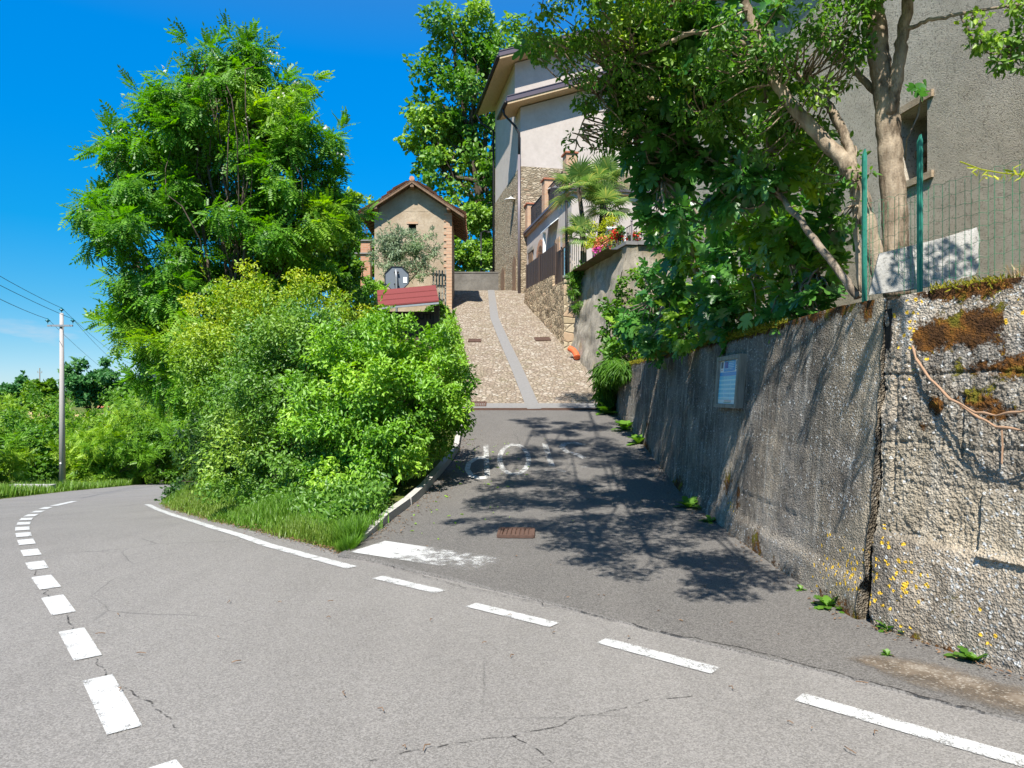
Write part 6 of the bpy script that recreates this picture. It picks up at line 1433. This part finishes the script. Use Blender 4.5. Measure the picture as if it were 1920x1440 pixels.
tt = np.clip(.20 * sstep(.35, .7, vnoise(np.c_[x * .9, y * .9, x * 0], 12)) + .2 * g.uniform(size=n) ** 2, 0, 1) * sstep(.8, .1, u)
tag(blades('verge_grass', V, M['L_grass'], None, tt), 'long grass with dry patches on the verge below the hedge', 'grass', kind='stuff')
n = 52000; y = 14 + 44 * g.uniform(size=n) ** 1.2; x = xroad_l(y) - .15 - 7 * g.uniform(size=n) ** 1.3; z = terrain(x, y); a = g.uniform(0, 2 * math.pi, n); d = np.stack([np.cos(a), np.sin(a), a * 0], 1); q = np.stack([-np.sin(a), np.cos(a), a * 0], 1)
L = (g.uniform(.10, .38, n) * (.5 + vnoise(np.c_[x * .5, y * .5, x * 0], 4)))[:, None]; b = np.c_[x, y, z - .02]; ln = g.uniform(.1, .8, (n, 1)); ww = g.uniform(.008, .02, (n, 1))
m1 = b + np.array([0, 0, 1]) * L * .55 + d * L * ln * .3; t = b + np.array([0, 0, 1]) * L + d * L * ln * .9
tag(blades('roadside_grass', np.stack([b - q * ww, b + q * ww, m1 + q * ww * .8, t, m1 - q * ww * .8], 1).reshape(-1, 3), M['L_grass'], None, .25 * g.uniform(size=n)), 'bright grass along the far side of the road', 'grass', kind='stuff')
# leafy undergrowth between verge and hedge, and on the bank under the hut
n = 26000; y = 8.2 + 11 * g.uniform(size=n); u = g.uniform(.2, 1, n); x = xroad_r(y) + .35 + u * np.minimum(1.9, (xl(y) - xroad_r(y)) * .85 - .25); z = terrain(x, y) + g.uniform(0, 1, n) ** 1.3 * (.22 + .22 * vnoise(np.c_[x * 2.4, y * 2.4, x * 0], 14)) * sstep(.1, .6, u)
p_ = np.c_[x, y, z + .02]; tag(leaves('undergrowth', p_, nrmz(rdir(g, n) + np.array([0, 0, .5])), nrmz(rdir(g, n) * .6 + np.array([0, -.2, .8])), g.uniform(.04, .10, n), T_HEX, M['L_mid'], None, np.zeros(n)), 'nettles and low leafy weeds under the hedge', 'undergrowth', kind='stuff')
n = 26000; y = g.uniform(15, 34, n); x = xl(y) - .15 - g.uniform(0, 1, n) * 5.5; z = terrain(x, y) + g.uniform(0, 1, n) ** 2 * .45 * sstep(.35, .75, vnoise(np.c_[x * .8, y * .8, x * 0], 24))
tag(leaves('bank_weeds', np.c_[x, y, z + .02], nrmz(rdir(g, n) + np.array([0, 0, .6])), nrmz(rdir(g, n) * .6 + np.array([0, -.2, .8])), g.uniform(.06, .16, n), T_HEX, M['L_front'], None, .4 * g.uniform(size=n)), 'sunlit weeds covering the bank between hedge, kiosk and hut', 'weeds', kind='stuff')
# fallen leaves and twigs
n = 1500; y = 7.1 + 8 * g.uniform(size=n) ** 1.6; x = xroad_r(y) + g.normal(size=n) * .10 + .02; z = np.maximum(terrain(x, y), zr(y)) + .02
k2 = 420; y2 = g.uniform(7.6, 14, k2); x2 = xl(y2) + np.abs(g.normal(size=k2)) * .16; z2 = zl(y2) + .022
k3 = 70; y3 = g.uniform(3.3, 15, k3); x3 = np.interp(y3, [3, 7, 8, 18], [1.5, -1.4, -1.4, -1]) + g.uniform(0, 1, k3) * np.interp(y3, [3, 8, 18], [1.4, 3.8, 3.4]); z3 = zl(y3) + .02
k4 = 380; y4 = g.uniform(5, 15, k4); z4 = zl(y4) + .022; x4 = WX - BAT * (TOPZ - z4) - .02 - np.abs(g.normal(size=k4)) * .09
k5 = 160; s5 = g.uniform(0, 2.2, k5); b5 = np.array([2.645, 4.995]) + FD * s5[:, None] + FN * (BAT * 2.28 + .06 + np.abs(g.normal(size=k5)) * .07)[:, None]
P3 = np.concatenate([np.c_[x, y, z], np.c_[x2, y2, z2], np.c_[x3, y3, z3], np.c_[x4, y4, z4], np.c_[b5, np.full(k5, .03)]]); n = len(P3); ax_ = rdir(g, n); ax_[:, 2] *= .15
tag(leaves('leaf_litter', P3, ax_, rdir(g, n) * .3 + np.array([0, 0, 1]), g.uniform(.015, .038, n), T_HEX, M['litter']), 'brown fallen leaves along the verge and kerb', 'leaf litter', kind='stuff')
n = 60; y = g.uniform(7.5, 14, n); x = xl(y) + .1 + np.abs(g.normal(size=n)) * .8; ax_ = rdir(g, n); ax_[:, 2] *= .15
tag(leaves('fresh_leaves', np.c_[x, y, zl(y) + .024], ax_, rdir(g, n) * .3 + np.array([0, 0, 1]), g.uniform(.03, .07, n), T_HEX, M['L_front'], None, np.ones(n) * .5), 'green leaves dropped on the lane beside the hedge', 'leaf litter', kind='stuff')
g2 = random.Random(4); mb = MB()
for i in range(26):
    px, py = g2.uniform(150, 1750), g2.uniform(1100, 1420); c = hitR(px, py) + Vector((0, 0, .016)); a_ = g2.uniform(0, 6.3); L = g2.uniform(.02, .07)
    mb.tube([c, c + Vector((math.cos(a_) * L * .5, math.sin(a_) * L * .5, .008)), c + Vector((math.cos(a_ + .4) * L, math.sin(a_ + .4) * L, 0))], .0028, 4)
tag(obj('twig_litter', mb, M['oldwood']), 'small twigs and bark scraps scattered on the asphalt', 'litter', kind='stuff')

# --- left background: roadside shrubs, trees, pole and wires
def gz_at(px, Yd): return float(terrain([(px - 960) * Yd / F], [Yd])[0])
shr = [(-5, 36.0, 2.9, 'L_far', 'bright green shrub at the left edge of the picture'), (62, 40.0, 3.4, 'L_dark', 'dark shrub just left of the utility pole'), (172, 39.5, 3.3, 'L_far', 'bright shrub just right of the utility pole'), (215, 40, 3.5, 'L_far', 'light green shrub half way between the pole and the bend'), (270, 43, 3.4, 'L_dark', 'dark elder like shrub near the bend of the road'), (325, 46, 3.6, 'L_far', 'last light shrub before the bend, beside the ivy thicket'), (-70, 33, 3.2, 'L_dark', 'dark shrub partly outside the left edge'),
       (40, 42, 4.6, 'L_dark', 'second row shrub behind the shrub at the left edge'), (120, 46, 4.9, 'L_far', 'tall second row shrub behind the utility pole'), (190, 50, 5.0, 'L_dark', 'tall dark shrub below the far oak'), (255, 52, 5.2, 'L_far', 'tall pale shrub in the second row below the brown tree'), (320, 55, 5.4, 'L_far', 'tall second row shrub nearest the ivy thicket'), (375, 58, 5.4, 'L_dark', 'dark shrub far behind the ivy thicket'),
       (10, 62, 6.3, 'L_far', 'pale third row shrub on the slope at the left edge'), (60, 66, 6.5, 'L_dark', 'dark third row shrub on the slope left of the utility pole'), (118, 60, 6.0, 'L_dark', 'dark third row shrub hidden half behind the utility pole'), (205, 62, 6.2, 'L_far', 'pale third row shrub under the oak'), (245, 64, 6.6, 'L_dark', 'dark third row shrub under the brown tree'), (300, 66, 6.8, 'L_far', 'pale third row shrub beside the locust tree foliage')]
for i, (px, Yd, h, lm, lab) in enumerate(shr):
    gz = gz_at(px, Yd); cx = (px - 960) * Yd / F; r = h * .42
    envs = [((cx, Yd, gz + h * .55), (r * 1.1, r, h * .45), 1.2), ((cx - r * .7, Yd - .4, gz + h * .34), (r * .75, r * .7, h * .34), .8), ((cx + r * .75, Yd - .3, gz + h * .36), (r * .75, r * .7, h * .36), .8)]
    tree('roadside_shrub', lab, 'shrub', (cx, Yd, gz), envs, M[lm], M['barkdark'], T_HEXW if lm == 'L_dark' else T_PIN, .22 if lm == 'L_dark' else .42, 4200 if lm == 'L_dark' else 1700, 300 + i, per=16, sub=.36, trunk_r=.05, fork=.3, group='shrubs along the far side of the road', tintf=noisetint(.5, .4, .75, i), up=.7, p=2.3, crown='foliage', tips=24)
def fartree(px, Yd, ptop, pbase, wpx, leafm, lab, seed, n=3600, name='field_tree'):
    s = Yd / F; zt = CAMZ + (HY - ptop) * s; zb = gz_at(px, Yd); cx = (px - 960) * s; w = wpx * s / 2; zc = CAMZ + (HY - pbase) * s; h = zt - zc
    g = np.random.default_rng(seed); envs = [((cx, Yd, zc + h * .60), (w * .66, w * .6, h * .42), 1.2)]
    for k_ in range(6): a = k_ / 6 * 6.28 + g.uniform(0, .5); envs.append(((cx + math.cos(a) * w * .62, Yd + math.sin(a) * w * .5, zc + h * g.uniform(.3, .62)), (w * .42, w * .42, h * .26), .7))
    return tree(name, lab, 'tree', (cx, Yd, zb), envs, leafm, M['barkdark'], T_HEXW, .34 * Yd / 70, int(n * 1.6), seed, per=12, sub=.38, trunk_r=.22, fork=.45, up=.6, tintf=noisetint(.25, .4, .7, seed), tips=40)
fartree(172, 75, 672, 770, 112, M['L_oak'], 'big rounded oak on the rise right of the utility pole', 401, 5200, 'oak_tree')
fartree(35, 80, 712, 775, 75, M['L_oak'], 'blue green tree on the skyline at the left edge', 402)
fartree(78, 72, 706, 780, 62, M['L_dark'], 'olive green tree on the skyline left of the utility pole', 403)
fartree(240, 70, 706, 780, 60, M['L_mid'], 'brownish open tree on the skyline right of the oak', 404, 2400)
fartree(275, 66, 715, 790, 50, M['L_olive'], 'thin grey green tree next to the locust tree', 405, 1600)
fartree(330, 70, 690, 790, 80, M['L_dark'], 'dark tree behind the ivy thicket', 406)
fh = thing('far_house', 'far farmhouse with orange tiled roof showing between the bushes', 'house', (W(200, 760, 110).x, 110, -4)); mb = MB(); x0, x1 = W(187, 0, 110).x, W(222, 0, 110).x; zt = W(0, 764, 110).z
mb.box(((x0 + x1) / 2, 113, zt - 2.5), (x1 - x0, 6, 5)); obj('wall', mb, M['plaster_hut'], fh); mb = MB(); mb.prism([(x0 - .3, 109.6, zt + .0), (x0 - .3, 113, zt + 1.3), (x0 - .3, 116.4, zt)], (x1 - x0 + .6, 0, 0)); obj('roof', mb, M['terracotta'], fh)
# tan fields on the slope beyond
mb = MB()
for (px0, px1, py0, py1, Yd) in ((146, 178, 775, 802, 95), (195, 235, 762, 775, 125), (60, 90, 772, 784, 120)):
    a_, b_, c_, d_ = W(px0, py1, Yd), W(px1, py1, Yd), W(px1 + 12, py0, Yd * 1.12), W(px0 - 8, py0, Yd * 1.12); mb.prism([a_, b_, c_, d_], (0, 0, -3.0))
o = obj('field', mb, M['field']); tag(o, 'tan harvested fields on the far slope', kind='structure')

# utility pole
Yp = 35.7; pb = W(117, 917, Yp); pt = W(115.5, 587, Yp)
up_ = thing('utility_pole', 'grey concrete utility pole with a crossarm and glass insulators beyond the road', 'utility pole', pb); mb = MB(); gzp = gz_at(117, Yp); pb.z = min(pb.z, gzp)
mb.tube([(pb.x, Yp, pb.z - .3), (pt.x, Yp, pt.z)], [.155, .085], 12); obj('shaft', mb, M['pole'], up_, True)
ca = W(115.5, 611, Yp); mb = MB(); mb.box((ca.x, Yp - .12, ca.z), (1.27, .07, .09)); mb.box((ca.x, Yp - .06, ca.z), (.24, .2, .10)); arm = obj('crossarm', mb, M['galv'], up_)
ins = []
for px, py, par in ((92.5, 606, arm), (139.5, 606, arm), (115.5, 585, up_)):
    c0 = W(px, py, Yp); c0.y -= .12 if par is arm else 0; mb = MB(); mb.lathe(c0, [(.02, -.02), (.02, .05), (.06, .06), (.07, .09), (.03, .11), (.11, .10), (.115, .13), (.05, .18), (.025, .22), (.01, .24)], 10); obj('insulator', mb, M['insul'], par, True); ins.append(c0 + Vector((0, 0, .2)))
mb = MB(); mb.box((W(117, 868, Yp).x, Yp - .15, W(117, 868, Yp).z), (.09, .02, .07)); obj('marker_plate', mb, M['white'], up_)
fp2 = thing('far_pole', 'slender far pole with three prongs above the skyline trees', 'pole', W(75, 760, 140)); mb = MB(); a_ = W(74.5, 690, 140); mb.tube([(a_.x, 140, -5), (a_.x, 140, a_.z)], [.14, .09], 8); obj('shaft', mb, M['greywood'], fp2)
mb = MB(); mb.box((a_.x, 140, W(0, 699, 140).z), (.85, .08, .08))
for dx in (-.4, .4): mb.box((a_.x + dx, 140, W(0, 697, 140).z), (.07, .07, .35))
obj('crossarm', mb, M['greywood'], fp2)
for (c0, pl, far, lab) in ((ins[2], (0, 511), (255, 687), 'topmost overhead wire passing the pole top'), (ins[1], (0, 528), (240, 694), 'middle overhead wire on the right insulator'), (ins[0], (0, 554), (240, 722), 'lowest overhead wire on the left insulator')):
    near = W(pl[0], pl[1], 24.0); near = c0 + (near - c0) * 1.8; fr = W(far[0], far[1], 78); pts = []
    for A_, B_, sag in ((near, c0, .25), (c0, fr, .7)):
        for i in range(24):
            t = i / 24; p = A_.lerp(B_, t); p.z -= sag * 4 * t * (1 - t) * .5; pts.append(p)
    pts.append(fr); mb = MB(); mb.tube(pts, .011, 4); tag(obj('overhead_wire', mb, M['blackpipe']), lab, 'wire', 'overhead wires')
mk = MB(); mk.box(hitR(60, 921) + Vector((0, 0, .1)), (1.6, .3, .3)); tag(obj('culvert_stone', mk, M['kerb']), 'low grey concrete culvert head in the grass left of the pole', 'culvert')

# ---------------------------------------------------------------- camera, light, sky
cam = bpy.data.cameras.new('camera'); co = bpy.data.objects.new('camera', cam); COL.objects.link(co); co.location = (0, 0, CAMZ); co.rotation_euler = (R(90), 0, 0)
cam.sensor_width = 36; cam.lens = 36 * F / 1920; cam.shift_y = (HY - 720) / 1920; cam.clip_start = .1; cam.clip_end = 6000; sc.camera = co
S = Vector((-.145, -.58, .80)).normalized()
sun = bpy.data.lights.new('sun', 'SUN'); sun.energy = 5.0; sun.angle = R(.53); sun.color = (1.0, .955, .88); so = bpy.data.objects.new('sun', sun); COL.objects.link(so); so.rotation_euler = (-S).to_track_quat('-Z', 'Y').to_euler(); so.location = (0, -5, 30)
wd = bpy.data.worlds.new('World'); sc.world = wd; wd.use_nodes = True; nt = wd.node_tree; nt.nodes.clear()
sky = nt.nodes.new('ShaderNodeTexSky'); sky.sky_type = 'NISHITA'; sky.sun_disc = False; sky.sun_elevation = math.asin(S.z); sky.sun_rotation = math.atan2(S.x, S.y); sky.altitude = 250; sky.air_density = 1.0; sky.dust_density = .0; sky.ozone_density = 3.0
hsv = nt.nodes.new('ShaderNodeMix'); hsv.data_type = 'RGBA'; hsv.blend_type = 'MULTIPLY'; hsv.inputs[0].default_value = 1.0      # clear, polarised looking air
grd = nt.nodes.new('ShaderNodeValToRGB'); ge = grd.color_ramp.elements
for i_, (p_, c_) in enumerate(((.0, (.27, .37, .53)), (.025, (.26, .37, .52)), (.056, (.21, .36, .48)), (.117, (.11, .37, .49)), (.207, (.015, .41, .60)), (.319, (.0, .475, .77)), (.42, (.0, .54, .90)), (.75, (.62, .80, .95)))):
    q = ge[i_] if i_ < 2 else ge.new(p_)
    q.position = p_; q.color = (*[v_ * (1.15 if i_ < 7 else .95) for v_ in c_], 1)
bg = nt.nodes.new('ShaderNodeBackground'); bg.inputs[1].default_value = .118; wo = nt.nodes.new('ShaderNodeOutputWorld')
tc = nt.nodes.new('ShaderNodeTexCoord'); mp = nt.nodes.new('ShaderNodeMapping'); mp.inputs['Scale'].default_value = (9, 9, 34)
nz = nt.nodes.new('ShaderNodeTexNoise'); nz.inputs['Scale'].default_value = 1.0; nz.inputs['Detail'].default_value = 6
rp = nt.nodes.new('ShaderNodeValToRGB'); rp.color_ramp.elements[0].position = .60; rp.color_ramp.elements[1].position = .72
sx = nt.nodes.new('ShaderNodeSeparateXYZ'); r2 = nt.nodes.new('ShaderNodeValToRGB'); e = r2.color_ramp.elements; e[0].position = .0; e[0].color = (0, 0, 0, 1); e[1].position = .12; e[1].color = (0, 0, 0, 1); q = e.new(.04); q.color = (.75, .75, .75, 1)
mu = nt.nodes.new('ShaderNodeMath'); mu.operation = 'MULTIPLY'; mx = nt.nodes.new('ShaderNodeMix'); mx.data_type = 'RGBA'; mx.inputs[7].default_value = (3.1, 3.3, 3.6, 1)
L_ = nt.links.new
L_(tc.outputs['Generated'], mp.inputs[0]); L_(mp.outputs[0], nz.inputs[0]); L_(nz.outputs[0], rp.inputs[0]); L_(tc.outputs['Generated'], sx.inputs[0]); L_(sx.outputs[2], r2.inputs[0]); L_(rp.outputs[0], mu.inputs[0]); L_(r2.outputs[0], mu.inputs[1])
L_(sky.outputs[0], hsv.inputs[6]); L_(sx.outputs[2], grd.inputs[0]); L_(grd.outputs[0], hsv.inputs[7]); L_(hsv.outputs[2], mx.inputs[6]); L_(mu.outputs[0], mx.inputs[0]); L_(mx.outputs[2], bg.inputs[0]); L_(bg.outputs[0], wo.inputs[0])
vs = sc.view_settings; sc.display_settings.display_device = 'sRGB'; vs.view_transform = 'Standard'; vs.look = 'None'; vs.exposure = .95; vs.gamma = 1; vs.use_curve_mapping = False
sc.cycles.max_bounces = 6; sc.cycles.transparent_max_bounces = 8; sc.cycles.use_denoising = True
